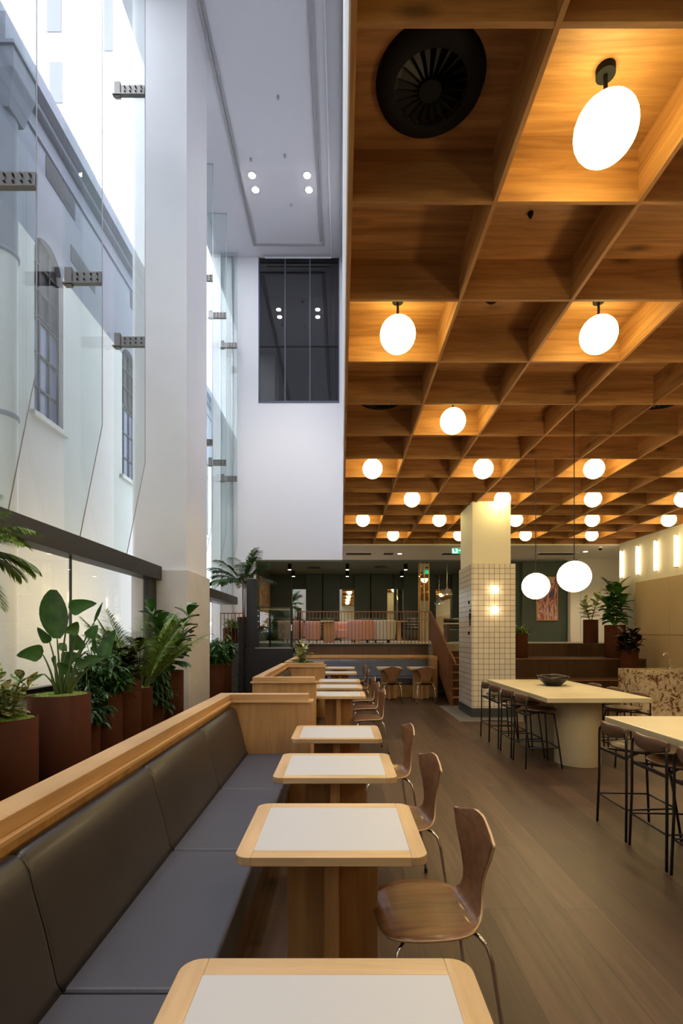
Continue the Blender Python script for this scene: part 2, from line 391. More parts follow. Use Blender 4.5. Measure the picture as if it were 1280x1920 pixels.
# ceilings
struct('ceiling', 'pale grey atrium ceiling high above the glass wall', MB().box(-4.3,.03,-4,16.95,TOP,TOP+.2), M['ceil_lilac'])
struct('ceiling', 'plain white ceiling strip beyond the timber coffers', MB().box(.032,9.8,13.95,16.7,3.98,4.1), M['warm_white'])
struct('ceiling', 'dark green ceiling over the raised lounge', MB().box(-2.9,7.45,16.72,20.6,3.93,4.1), M['green_ceiling'])
# coffered ceiling
XB = [.05+.826*i for i in range(10)]; XB[-1] = 7.6
YB = [2.05+.848*(k-7) for k in range(22)]
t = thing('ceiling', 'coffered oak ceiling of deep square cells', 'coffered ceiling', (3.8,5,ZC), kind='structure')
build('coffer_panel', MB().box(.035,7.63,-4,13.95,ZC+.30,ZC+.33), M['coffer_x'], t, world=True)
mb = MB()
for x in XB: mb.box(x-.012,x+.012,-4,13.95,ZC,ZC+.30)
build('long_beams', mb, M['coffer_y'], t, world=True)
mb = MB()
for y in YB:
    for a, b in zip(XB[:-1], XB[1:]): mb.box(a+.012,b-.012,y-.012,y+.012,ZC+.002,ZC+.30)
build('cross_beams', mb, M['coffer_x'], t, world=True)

# ceiling track outlines on the atrium ceiling
t = thing('ceiling_track', 'grey rectangular curtain track on the high atrium ceiling', 'ceiling track', (-1.7,10,TOP))
for (a,b,c,d) in ((-2.82,-2.77,3,16.1),(-2.72,-2.69,3,16.0),(-.60,-.55,3,16.1),(-.68,-.66,3,16.0),(-2.82,-.55,16.1,16.15)):
    build('rail', MB().box(a,b,c,d,TOP-.05,TOP), M['grey_metal'], t, world=True)
o = build('sprinkler_pipe', MB().tube([(-.33,2,TOP-.08),(-.33,16.3,TOP-.08),(-.33,16.55,TOP-.12),(-2.5,16.55,TOP-.12)], .025), M['white_wall'])
tag(o, 'thin white pipe along the high ceiling beside the east atrium wall', 'pipe')
o = build('wall_channel', MB().box(-.015,.028,2,16.65,TOP-.2,TOP-.005), M['grey_metal']); tag(o, 'dark shadow channel along the top of the east atrium wall', 'channel')
for i, (x, y) in enumerate(((-2.42,13.7),(-2.4,14.15),(-.93,13.7),(-.91,14.15))):
    t = thing('ceiling_downlight', ['near left bright downlight of the four on the high atrium ceiling','far left bright downlight of the four on the high atrium ceiling','near right bright downlight of the four on the high atrium ceiling','far right bright downlight of the four on the high atrium ceiling'][i], 'downlight', (x,y,TOP), group='atrium downlights')
    build('trim_ring', MB().lathe([(.09,-.012),(.12,-.012),(.12,0)], n=20), M['white'], t)
    build('lamp', MB().cyl((0,0,0),.088,-.02,-.006,20), M['spot'], t)
for i, (px, py, y) in enumerate(((521,180,12.4*950/1008),(546,382,12.4*950/806),(534,290,12.4*950/898),(470,297,12.4*950/891))):
    p = at(px,py,y); o = build('ceiling_sprinkler', MB().cyl((p.x,y,TOP),.03,-.07,0,12), M['grey_metal'])
    tag(o, ['sprinkler head nearest the viewer on the high ceiling','sprinkler head between the right downlights and the end wall','sprinkler head in the middle of the high ceiling','small sprinkler head left of centre before the downlights'][i], 'sprinkler', 'atrium ceiling sprinklers')

# high window in end wall
t = thing('window_1', 'high dark window in the white atrium end wall', 'window', (-1.4,16.72,9.16), kind='structure')
build('glass_pane', MB().box(-2.74,-.07,16.76,16.78,9.16,TOP), M['dark_glass'], t, world=True)
mb = MB()
for x in (-2.72,-1.86,-1.04,-.09): mb.box(x-.02,x+.02,16.70,16.8,9.16,TOP)
for z in (9.19,): mb.box(-2.74,-.07,16.69,16.8,z-.04,z+.03)
build('window_frame', mb, M['tower_glass'], t, world=True)
build('transom', MB().box(-2.74,-.07,16.73,16.8,TOP-.14,TOP).box(-2.74,-.07,16.74,16.79,11.03,11.06), M['win_dark'], t, world=True)
build('room_behind', MB().box(-3.2,.4,18.6,18.7,9.0,TOP).box(-3.2,.4,16.96,18.7,TOP-.05,TOP).box(-3.2,.4,16.96,18.7,8.9,9.0).box(-3.3,-3.2,16.96,18.7,9,TOP).box(.4,.5,16.96,18.7,9,TOP), M['dark_green'], t, world=True)
o = build('wall_trim', MB().box(-3.60,-3.58,16.62,16.7,HP,TOP), M['steel']); tag(o, 'thin vertical metal edge trim in the corner of the end wall', 'trim', None, 'structure')
o.name = 'trim_1'

# ---------------------------------------------------------------- glass wall
GX = -3.95
t = thing('window_2', 'tall frameless glass wall of the atrium on glass fins', 'glass wall', (GX,6,2.8), kind='structure')
FY = [-.55,1.0,2.55,4.1,5.65,7.2,8.77,13.38,14.95,16.5]
edges = [-4.0]+FY[:7]+[9.62]
for a, b in list(zip(edges[:-1], edges[1:]))+[(11.15,13.38),(13.38,14.95),(14.95,16.5)]:
    build('glass_pane', MB().box(GX-.01,GX+.01,a+.008,b-.008,2.81,TOP), M['glass'], t, world=True)
for y in FY:
    f = build('glass_fin', MB().prism([(GX+.02,TOP),(-3.4,TOP),(-3.4,4.51),(-3.74,2.81),(GX+.02,2.81)][::-1], y-.012, y+.012, axis=1), M['fin'], t, world=True)
    build('edge_gasket', MB().tube([(-3.398,y,TOP),(-3.398,y,4.51),(-3.738,y,2.81)], .006, 6), M['grey_metal'], f, world=True)
    for z in (6.58,10.92):
        m = MB().box(-3.92,-3.82,y-.03,y+.03,z-.1,z+.16).box(-3.80,-3.40,y-.022,y+.022,z-.06,z+.1).box(-3.95,-3.40,y-.05,y+.022,z-.075,z-.06)
        for k in range(4):
            for q in (0,1): m.cyl((-3.74+.095*k,y,z-.01+.075*q),.013,-.055,.055,8,axis=1)
        build('patch_fitting', m, M['fitting'], f, world=True)
for (x0,x1,y) in ((-3.95,-3.0,12.0),(-3.95,-3.1,13.4),(-3.95,-3.05,15.2)):
    pass
# bronze transom beam & lower glazing
t = thing('trim_2', 'dark bronze beam across the near glazing above the planters', 'beam', (-3.6,3,2.56), kind='structure')
build('beam_body', MB().box(-3.68,-3.4,-4,9.6,2.56,2.82).box(-3.98,-3.68,-4,9.6,2.78,2.81), M['beam'], t, .006, world=True)
t = thing('trim_3', 'dark bronze beam across the far glazing beyond the white column', 'beam', (-3.6,13,2.56), kind='structure')
build('beam_body', MB().box(-3.98,-3.4,11.15,16.6,2.50,2.74), M['beam'], t, .006, world=True)
t = thing('window_3', 'ground level glazing behind the row of rust red planters', 'glass wall', (-3.55,3,0), kind='structure')
my = [-4,-1.2,1.2,3.9,6.64,9.3]
for a, b in zip(my[:-1], my[1:]): build('glass_pane', MB().box(-3.56,-3.54,a+.012,b-.012,.93,2.57), M['glass'], t, world=True)
for y in my[1:-1]: build('mullion', MB().box(-3.565,-3.535,y-.009,y+.009,.9,2.57), M['black_metal'], t, world=True)
build('end_post', MB().box(-3.6,-3.5,9.2,9.58,0,2.57), M['black_metal'], t, world=True)
build('sill_rail', MB().box(-3.62,-3.5,-4,9.2,.84,.92), M['black_metal'], t, world=True)
build('dwarf_wall', MB().box(-3.66,-3.53,-4,9.2,0,.84), M['white'], t, world=True)
t = thing('window_4', 'far ground level glazing with a black door beyond the column', 'glass wall', (-3.55,13,0), kind='structure')
for a, b in ((12.1,13.6),(13.6,16.6)): build('glass_pane', MB().box(-3.56,-3.54,a+.012,b-.012,.0 if a<13 else HP,2.5), M['glass'], t, world=True)
build('end_post', MB().box(-3.62,-3.48,11.6,12.1,0,2.5), M['black_metal'], t, world=True)
build('mullion', MB().box(-3.57,-3.53,13.58,13.62,0,2.5), M['black_metal'], t, world=True)

# white pier between glass bays
t = thing('white_column', 'broad white column with a stone clad base between the glass bays', 'column', (-3.4,10.3,0))
build('shaft', MB().box(-3.98,-2.95,9.66,11.1,2.75,TOP), M['white'], t, world=True)
for z0, z1 in ((0,1.46),(1.465,2.75)):
    build('stone_cladding', MB().box(-3.98,-2.9,9.6,11.15,z0,z1), M['stone_clad'], t, world=True)

# tiled column
t = thing('tiled_column', 'square column clad in small white tiles below and cream paint above', 'column', (2.8,9.9,0))
build('tile_cladding', MB().box(2.41,3.22,9.38,10.4,.17,2.845), M['tile'], t, world=True)
build('skirting', MB().box(2.405,3.225,9.375,10.405,0,.17), M['green_base'], t, world=True)
build('painted_shaft', MB().box(2.455,3.17,9.5,10.45,2.845,ZC+.02), M['warm_white'], t, world=True)
for i, z in enumerate((2.36,1.985)):
    t = thing('wall_sconce', ['upper small round globe sconce on the tiled column','lower small round globe sconce on the tiled column'][i], 'wall light', (2.82,9.375,z), group='sconces on the tiled column')
    build('back_plate', MB().cyl((0,0,0),.045,-.02,0,16,axis=1), M['chrome'], t)
    build('globe', MB().sphere((0,-.075,0),.072,20), M['sconce'], t)
def pictogram(loc, kind, label):
    t = thing('restroom_sign', label, 'sign', loc, group='restroom pictograms on the column')
    m = MB()
    if kind == 'p':
        m.prism([(-.04,-.10),(.04,-.10),(.04,.02),(.065,.02),(.065,.13),(-.065,.13),(-.065,.02),(-.04,.02)], -.004, 0, axis=0)
        m.cyl((0,0,.18),.035,-.004,0,12,axis=0)
        build('figure', m, M['black'], t)
    else:
        m.box(-.004,0,-.06,.06,-.03,.03); build('plate', m, M['black'], t)
pictogram((2.409,9.50,1.80), 'p', 'black standing figure pictogram on the left face of the tiled column')
pictogram((2.409,9.58,2.14), 'b', 'small black plate above the figure pictograms on the column')
pictogram((2.409,9.58,1.56), 'b', 'small black plate below the figure pictograms on the column')

# ================================================================== CEILING FITTINGS
def cell(c, r): return (XB[c]+.413, 2.05+.848*(r+.5))
def globe(c, r, label):
    x, y = cell(c, r)
    g = thing('globe_light', label, 'globe light', (x,y,ZC+.30), group='opal globes in the timber ceiling')
    build('canopy', MB().cyl((0,0,0),.045,-.035,0,20), M['black'], g)
    build('rod', MB().cyl((0,0,0),.010,-.17,-.03,10), M['black'], g)
    build('globe', MB().sphere((0,0,-.30),.146,28), M['globe'], g)
G = [(1,0,'largest opal globe, nearest the viewer, in the timber coffers'),
 (0,2,'opal globe in the coffer row beside the white wall, nearest the viewer'),
 (2,2,'second largest opal globe, upper right below the largest one'),
 (1,4,'opal globe in the fifth coffer row alone between dark cells'),
 (0,6,'opal globe against the white wall in the seventh coffer row'),
 (2,6,'middle globe of the seventh coffer row, left of the pendant wires'),
 (4,6,'globe of the seventh coffer row to the right of the pendant wires'),
 (1,8,'left globe of the ninth coffer row near the white wall'),
 (3,8,'opal globe right above the top of the tiled column'),
 (5,8,'globe of the ninth coffer row to the right of the column'),
 (7,8,'opal globe cut by the right edge of the view'),
 (0,10,'opal globe beside the white wall in the eleventh coffer row'),
 (2,10,'opal globe of the eleventh coffer row just left of the column'),
 (4,10,'opal globe of the eleventh coffer row just right of the column'),
 (6,10,'opal globe of the eleventh coffer row above the larger pendant'),
 (8,10,'opal globe close to the right wall above the tube lights'),
 (1,12,'small far globe of the last row near the white wall'),
 (3,12,'small far globe of the last row half hidden by the column'),
 (5,12,'small far globe of the last row right of the column'),
 (7,12,'small far globe of the last row nearest the right wall')]
for g in G: globe(*g)
for (c, r) in ((0,-2),(2,-2),(4,-2),(1,-4),(3,-4),(4,2),(6,2),(6,6)): globe(c, r, 'opal globe outside the photographed part of the timber ceiling')
def diffuser(c, r, label, off=0.):
    x, y = cell(c, r)
    d = thing('air_diffuser', label, 'air vent', (x+off,y+.06,ZC+.30), group='swirl diffusers in the coffers')
    build('outer_ring', MB().lathe([(.18,-.03),(.185,-.044),(.262,-.028),(.272,0)], n=40), M['black'], d)
    build('hub', MB().cyl((0,0,0),.055,-.05,-.005,24), M['black'], d)
    build('throat', MB().cyl((0,0,0),.183,-.006,-.002,32), M['black'], d)
    for k in range(20):
        a = 2*pi*k/20; b = a+.20; m = MB()
        m.add([(.055*cos(a),.055*sin(a),-.04),(.182*cos(a),.182*sin(a),-.04),(.182*cos(b),.182*sin(b),-.008),(.055*cos(b),.055*sin(b),-.008),
               (.055*cos(a),.055*sin(a),-.043),(.182*cos(a),.182*sin(a),-.043),(.182*cos(b),.182*sin(b),-.011),(.055*cos(b),.055*sin(b),-.011)],
              [(0,1,2,3),(7,6,5,4),(0,4,5,1),(1,5,6,2),(2,6,7,3),(3,7,4,0)])
        build('vane', m, M['vane'], d)
diffuser(0, 0, 'large round black swirl diffuser nearest the viewer', -.02)
diffuser(0, 4, 'black swirl diffuser beside the white wall, half hidden by a beam')
diffuser(4, 4, 'black swirl diffuser at the right edge above a beam')
for (px, py, c, r, lab) in ((923,577,1,2,'small dark recessed speaker in the coffer under the large globe row'),(1028,684,2,3,'black recessed detector in the fourth coffer row'),(836,686,1,3,'tiny black sprinkler tip below a coffer beam'),(973,470,1,1,'tiny black sprinkler head in the second coffer row')):
    x, y = cell(c, r); rr = {923:.055,1028:.09,836:.02,973:.018}[px]
    o = build('ceiling_sensor', MB().lathe([(1e-3,-.03),(rr*.5,-.035),(rr,-.012),(rr,0)], (x+(-.05 if px<1000 else 0),y,ZC+.30), 20), M['black']); tag(o, lab, 'ceiling sensor')

# pendants over the near long table row
for (px, py, y, lab) in ((1004,1099,7.3,'farther opal globe pendant hanging over the stone table'),(1076,1081,6.1,'nearer larger looking opal globe pendant over the stone table')):
    p = at(px,py,y); t = thing('pendant_light', lab, 'pendant light', (p.x,y,p.z), group='globe pendants over the stone table')
    build('globe', MB().sphere((0,0,0),.192,32,sz=.97), M['pend'], t)
    build('collar', MB().cyl((0,0,0),.045,.178,.20,20), M['black_metal'], t)
    build('rod', MB().cyl((0,0,0),.006,.19,ZC+.30-p.z,8), M['black_metal'], t)

for y in (3.45, 2.35, 1.25):
    t = thing('pendant_light', 'opal globe pendant over the near stone table outside the view', 'pendant light', (2.82,y,2.24), group='globe pendants outside the view')
    build('globe', MB().sphere((0,0,0),.192,32,sz=.97), M['pend'], t); build('rod', MB().cyl((0,0,0),.006,.19,ZC+.30-2.24,8), M['black_metal'], t)
# tube lights on the right wall
for i, y in enumerate((8.5,9.25,10.0,10.75,11.5,12.25,13.0,13.75)):
    lab = ['second','third','fourth','fifth'][0]
    lab = {4:'rightmost vertical tube light on the white right wall',5:'second vertical tube light from the right on the white wall',6:'third vertical tube light from the right on the white wall',7:'leftmost vertical tube light, farthest along the right wall'}.get(i,'vertical tube light outside the photographed part of the right wall')
    t = thing('tube_light', lab, 'wall light', (7.63,y,3.05), group='vertical tube lights on the right wall')
    build('tube', MB().cyl((-.06,0,0),.022,.02,.74,14), M['tube'], t)
    build('end_cap', MB().cyl((-.06,0,0),.024,0,.02,14).cyl((-.06,0,0),.024,.74,.76,14).box(-.06,0,-.01,.01,.0,.02).box(-.06,0,-.01,.01,.74,.76), M['brass'], t)

# white strip ceiling fittings
for (px, py, lab) in ((749,1038,'small lit downlight in the white ceiling strip near the exit sign'),(1097,1034,'small lit downlight in the white ceiling strip at the right')):
    y = 2.43*F/(CY-py); p = at(px,py,y)
    t = thing('recessed_downlight', lab, 'downlight', (p.x,y,3.98)); build('trim_ring', MB().lathe([(.06,-.008),(.08,-.008),(.08,0)],n=16), M['white'], t); build('lamp', MB().cyl((0,0,0),.06,-.012,-.004,16), M['spot_small'], t)
for (px, w, lab) in ((672,.42,'slatted vent in the white ceiling strip beside the white wall'),(1042,.6,'slatted vent in the white ceiling strip above the pendants'),(728,.16,'small slatted vent beside the lit downlight'),(845,.3,'small slatted vent left of the exit sign')):
    y = 15.4; x = (px-CX)*y/F; t = thing('ceiling_vent', lab, 'air vent', (x,y,3.98))
    build('frame', MB().box(-w,w,-.22,.22,-.01,0), M['warm_white'], t); m = MB()
    for k in range(6): m.box(-w*.9,w*.9,-.18+.062*k,-.15+.062*k,-.016,-.01)
    build('slats', m, M['lift'], t)
p = at(857,1032,14.5)
t = thing('exit_sign', 'green and white running figure exit sign hanging left of the column top', 'sign', (p.x+.02,14.5,p.z-.09))
build('sign_box', MB().box(-.17,.17,0,.03,0,.18), M['exit_g'], t)
build('figure_panel', MB().box(-.16,-.01,-.003,0,.01,.17), M['exit_w'], t)
build('running_figure', MB().prism([(-.11,.14),(-.085,.15),(-.075,.125),(-.05,.10),(-.035,.105),(-.06,.07),(-.045,.03),(-.06,.025),(-.085,.06),(-.12,.03),(-.13,.04),(-.10,.08),(-.125,.09),(-.13,.11)],-.006,-.003,axis=1), M['exit_g'], t)
build('arrow', MB().prism([(.02,.08),(.08,.08),(.08,.05),(.13,.09),(.08,.13),(.08,.10),(.02,.10)],-.004,0,axis=1), M['exit_w'], t)
build('hanger', MB().box(-.1,-.09,.01,.02,.18,3.98-(p.z-.09)).box(.09,.1,.01,.02,.18,3.98-(p.z-.09)), M['chrome'], t)
p = at(999,1022,13.98); 
t = thing('security_camera', 'small dark dome camera under the white ceiling near the right wall', 'camera', (6.3*13.98/13.98+.95,14.2,3.98))
build('dome', MB().sphere((0,0,-.05),.05,14), M['black'], t); build('mount', MB().cyl((0,0,0),.055,-.04,0,14), M['white'], t)

# ================================================================== TABLES
def table_proto(loc, label, group, rz=0.):
    t = thing('dining_table', label, 'table', loc, rz, group)
    X, Y, z0, z1, r = .35, .29, .717, .75, .05
    a = .062
    for s in (-1,1):
        c = (1,0,0,1) if s > 0 else (0,1,1,0)
        x0, x1 = (X-a, X) if s > 0 else (-X, -X+a)
        build('end_board', MB().prism(rrect(x0,x1,-Y,Y,r,6,c), z0, z1), M['top_y'], t, .003)
        y0, y1 = (Y-a, Y) if s > 0 else (-Y, -Y+a)
        build('edge_board', MB().box(-X+a,X-a,y0,y1,z0,z1), M['top_x'], t, .002)
    build('laminate_inset', MB().box(-X+a,X-a,-Y+a,Y-a,z0,z1-.0005), M['laminate'], t)
    p = thing_part = build('pedestal', MB().box(-.028,.028,-.19,.19,.02,z0), M['leg_z'], t, .002)
    build('cross_board', MB().box(-.185,-.028,-.028,.028,.02,z0).box(.028,.185,-.028,.028,.02,z0), M['leg_z'], t, .002)
    build('foot_plate', MB().box(-.18,.18,-.022,.022,0,.02).box(-.022,.022,-.185,.185,0,.02), M['black_metal'], t)
    return t
TX = -.037
tl = [(.96,'nearest wooden table with white top, cut by the bottom of the view'),
      (2.10,'second nearest wooden table with white top, with the closest walnut chair'),
      (3.10,'third wooden table from the viewer along the long banquette'),
      (4.13,'fourth wooden table, last one at the long banquette in front of its end panel'),
      (6.74,'first wooden table of the middle booth, half behind the oak panels'),
      (7.73,'middle wooden table of the middle booth'),
      (8.68,'farthest wooden table of the middle booth'),
      (10.5,'nearer of the two tables beyond the potted variegated plant'),
      (12.0,'farther of the two tables beyond the potted variegated plant')]
proto = None
for y, lab in tl:
    if proto is None: proto = table_proto((TX,y,0), lab, 'oak edged tables beside the banquettes')
    else: dup(proto, (TX,y,0), 0, lab, 'oak edged tables beside the banquettes')
dup(proto, (1.12,11.98,0), pi/2, 'left one of the two tables in front of the navy wall banquette', 'oak edged tables beside the banquettes')
dup(proto, (1.87,11.98,0), pi/2, 'right one of the two tables in front of the navy wall banquette', 'oak edged tables beside the banquettes')

# ================================================================== CHAIRS
def interp(keys, n):
    out = []
    m = len(keys)
    for i in range(n+1):
        u = i/n*(m-1); k = min(int(u), m-2); f = u-k
        a = keys[max(0,k-1)]; b = keys[k]; c = keys[k+1]; d = keys[min(m-1,k+2)]
        out.append([.5*((2*b[j])+(-a[j]+c[j])*f+(2*a[j]-5*b[j]+4*c[j]-d[j])*f*f+(-a[j]+3*b[j]-3*c[j]+d[j])*f**3) for j in range(len(b))])
    return out
def chair_proto(loc, rz, label, group):
    t = thing('dining_chair', label, 'chair', loc, rz, group)
    # x, z, half width, cross curve
    keys = [(.222,.418,.075,0),(.213,.427,.13,0),(.19,.436,.172,0),(.15,.443,.202,.002),(.09,.446,.220,.004),(.02,.446,.226,.006),(-.04,.443,.220,.008),
            (-.09,.440,.202,.010),(-.125,.441,.174,.010),(-.152,.450,.142,.006),(-.168,.470,.118,.004),(-.176,.50,.104,.004),(-.180,.54,.098,.005),(-.182,.585,.108,.008),
            (-.184,.63,.130,.011),(-.187,.675,.160,.015),(-.190,.71,.184,.018),(-.193,.740,.197,.020),(-.195,.762,.208,.022),(-.195,.768,.210,.022),(-.196,.772,.200,.020),(-.198,.785,.158,.012),(-.200,.800,.110,.006),(-.202,.812,.070,.002),(-.203,.818,.045,.001),(-.203,.820,.01,0)]
    rows = []
    pts = interp(keys, 84); nc = 12
    for i, (x, z, w, c) in enumerate(pts):
        w = max(w,.004); r = []
        q = pts[min(i+1,len(pts)-1)]; q0 = pts[max(i-1,0)]
        tx, tz = q[0]-q0[0], q[1]-q0[1]; l = sqrt(tx*tx+tz*tz) or 1; nx, nz = tz/l, -tx/l
        for k in range(nc+1):
            v = -1+2*k/nc
            r.append((x+nx*c*v*v, v*w, z+nz*c*v*v))
        rows.append(r)
    s = build('shell', MB().grid(rows), [M['walnut'], M['ply_edge']], t)
    sm = s.modifiers.new('thickness','SOLIDIFY'); sm.thickness = .010; sm.offset = -1; sm.material_offset_rim = 1; sm.use_even_offset = False
    build('hub', MB().cyl((-.02,0,0),.085,.405,.430,24), M['black'], t)
    for sx in (1,-1):
        for sy in (1,-1):
            x0, x1 = (.02, .175) if sx > 0 else (-.05, -.165)
            xf = .215 if sx > 0 else -.225
            l = build('leg', MB().tube([(x0,.03*sy,.412),(x0+(x1-x0)*.55,.11*sy,.415),(x0+(x1-x0)*.82,.155*sy,.408),(x1,.18*sy,.385),(x1+(xf-x1)*.25,.19*sy,.33),(x1+(xf-x1)*.6,.20*sy,.18),(xf,.212*sy,.012)], .0078, 10), M['chrome'], t)
            build('foot', MB().cyl((xf,.212*sy,0),.011,0,.025,12), M['rubber'], l)
    return t
cl = [(2.10,'nearest walnut shell chair with its whole seat in view'),(3.10,'second walnut shell chair behind the nearest one'),(4.13,'third walnut shell chair, beside the last table of the long banquette'),
      (6.74,'nearest walnut chair at the middle booth tables'),(7.70,'middle walnut chair at the middle booth tables'),(8.60,'farthest walnut chair at the middle booth tables'),
      (10.45,'nearer walnut chair beyond the middle booth'),(11.95,'farthest walnut chair of the row along the tables')]
cp = None
for y, lab in cl:
    x = .357 if y < 5 else .355; y -= .055
    if cp is None: cp = chair_proto((x,y,0), pi+.12, lab, 'walnut chairs along the tables')
    else: dup(cp, (x,y,0), pi+.12+.05*sin(y*7), lab, 'walnut chairs along the tables')
dup(cp, (1.13,11.38,0), pi/2, 'left walnut chair seen from behind at the navy banquette', 'walnut chairs along the tables')
dup(cp, (1.87,11.36,0), pi/2, 'right walnut chair seen from behind at the navy banquette', 'walnut chairs along the tables')

# ================================================================== STONE TABLES AND STOOLS
def stone_table(y0, y1, label):
    t = thing('bar_table', label, 'table', (2.80,(y0+y1)/2,0), group='long cream stone tables')
    L = (y1-y0)/2
    build('stone_top', MB().box(-.57,.57,-L,L,.795,.85), M['bar_stone'], t, .006)
    for s in (-.52,.52):
        build('pedestal', MB().cyl((.04,s,0),.26,0,.795,56), M['bar_stone'], t)
    return t
stone_table(5.50, 7.75, 'cream stone table in front of the tiled column, with a dark bowl')
stone_table(2.05, 4.30, 'nearer cream stone table cut by the right edge of the view')
b = thing('decorative_bowl', 'dark faceted bowl on the far cream stone table', 'bowl', (2.86,6.85,.85))
prof = [(.09,0),(.105,.01),(.20,.10),(.185,.135),(.165,.125),(.17,.10),(.09,.022),(.001,.02)]
build('bowl_body', MB().lathe(prof, n=9, smooth=False), M['bowl'], b)
build('rim_lip', MB().tube([(.20*cos(radians(a)),.20*sin(radians(a)),.10+.035*abs(sin(radians(a*1.5)))) for a in range(0,361,20)], .008, 8), M['bowl'], b)
def stool_proto(loc, rz, label, group):
    t = thing('counter_stool', label, 'stool', loc, rz, group)
    s = MB()
    rows = []
    for i in range(9):
        r = .205*i/8; rows.append([(r*cos(2*pi*k/32)*.98+.01, r*sin(2*pi*k/32), .630+.028*(i/8)**2.2) for k in range(32)])
    s.grid(rows, True, 0, True)
    o = build('seat', s, M['walnut_dk'], t); sd = o.modifiers.new('thickness','SOLIDIFY'); sd.thickness = .014; sd.offset = -1
    rows = []
    for i in range(13):
        u = -1+2*i/12; y = .185*u; x = -.185-.05*(1-u*u)-.0; hh = .052*(1-abs(u)**4*.55); row = []
        for k in range(12):
            a = 2*pi*k/12; row.append((x+.016*cos(a), y, .795+hh*(abs(sin(a))**.7)*(1 if sin(a) > 0 else -1)+.012*u*u))
        rows.append(row)
    m = MB().grid(rows, True, 0, True); m.f += [[k for k in range(12)][::-1], [12*12+k for k in range(12)]]; m.sm += [False,False]; m.mi += [0,0]
    build('backrest', m, M['walnut_dk'], t)
    for sy in (-1,1):
        build('leg', MB().tube([(-.215,.212*sy,0),(-.205,.200*sy,.40),(-.205,.197*sy,.72),(-.203,.194*sy,.772),(-.197,.180*sy,.792),(-.205,.150*sy,.795)], .0095, 10), M['black_metal'], t)
        build('leg', MB().tube([(.205,.20*sy,0),(.165,.16*sy,.40),(.14,.13*sy,.622)], .0095, 10), M['black_metal'], t)
        build('side_bar', MB().tube([(-.209,.205*sy,.235),(.182,.178*sy,.235)], .007, 8), M['black_metal'], t)
    build('foot_rail', MB().tube([(.182,-.178,.235),(.182,.178,.235)], .008, 8), M['black_metal'], t)
    build('rear_bar', MB().tube([(-.209,-.205,.235),(-.209,.205,.235)], .007, 8), M['black_metal'], t)
    build('seat_frame', MB().box(-.205,-.19,-.197,.197,.60,.622).prism([(-.2,-.19),(-.2,-.165),(.15,.14),(.15,.115)],.608,.622).prism([(-.2,.19),(.15,-.115),(.15,-.14),(-.2,.165)][::-1],.608,.622), M['black_metal'], t)
    return t
sg = 'walnut and black counter stools at the stone tables'
sp = stool_proto((2.33,3.98,0), 0, 'black and walnut stool at the far left corner of the near stone table', sg)
dup(sp, (2.33,3.51,0), 0, 'second stool along the left side of the near stone table', sg)
dup(sp, (2.33,3.04,0), 0, 'stool at the right edge of the view, mostly cut off', sg)
for y, lab in ((6.0,'nearest stool on the left side of the far stone table'),(6.5,'second stool on the left side of the far stone table'),(7.02,'third stool on the left side of the far stone table'),(7.45,'farthest stool on the left side of the far stone table, beside the tiled column')):
    dup(sp, (2.32,y,0), 0, lab, sg)
for y, lab in ((6.08,'nearest stool on the right side of the far stone table, seat beside the pedestal'),(6.62,'second stool on the right side of the far stone table'),(7.15,'third stool on the right side of the far stone table')):
    dup(sp, (3.38,y,0), pi, lab, sg)
dup(sp, (3.38,3.7,0), pi, 'stool on the far side of the near stone table outside the view', sg)

# ================================================================== BANQUETTES
def cushion_back(x0, z0, y0, y1):
    """profile in x,z with rounded top, extruded along y with rounded ends"""
    prof = [(x0+.02,z0),(x0,z0+.03),(x0-.035,z0+.18),(x0-.075,z0+.33),(x0-.088,z0+.385),(x0-.105,z0+.412),(x0-.128,z0+.425),(x0-.155,z0+.418),(x0-.165,z0+.39),(x0-.165,z0)]
    rows = []
    L = y1-y0
    for t, ins in ((0,.020),(.006,.007),(.018,0),(L-.018,0),(L-.006,.007),(L,.020)):
        cx = x0-.1; cz = z0+.2
        rows.append([(p[0]+(cx-p[0])*ins*2.2 if p[0] > x0-.16 else p[0], y0+t, p[1]-(ins*.8 if p[1] > z0+.3 else 0)) for p in prof])
    m = MB().grid(rows, True, 0, True); n = len(prof)
    m.f += [list(range(n)), [5*n+k for k in range(n)][::-1]]; m.sm += [False]*2; m.mi += [0]*2
    return m
def add_beam(mb, x0, x1, y0, y1, z0, z1): mb.box(x0,x1,y0,y1,z0,z1)
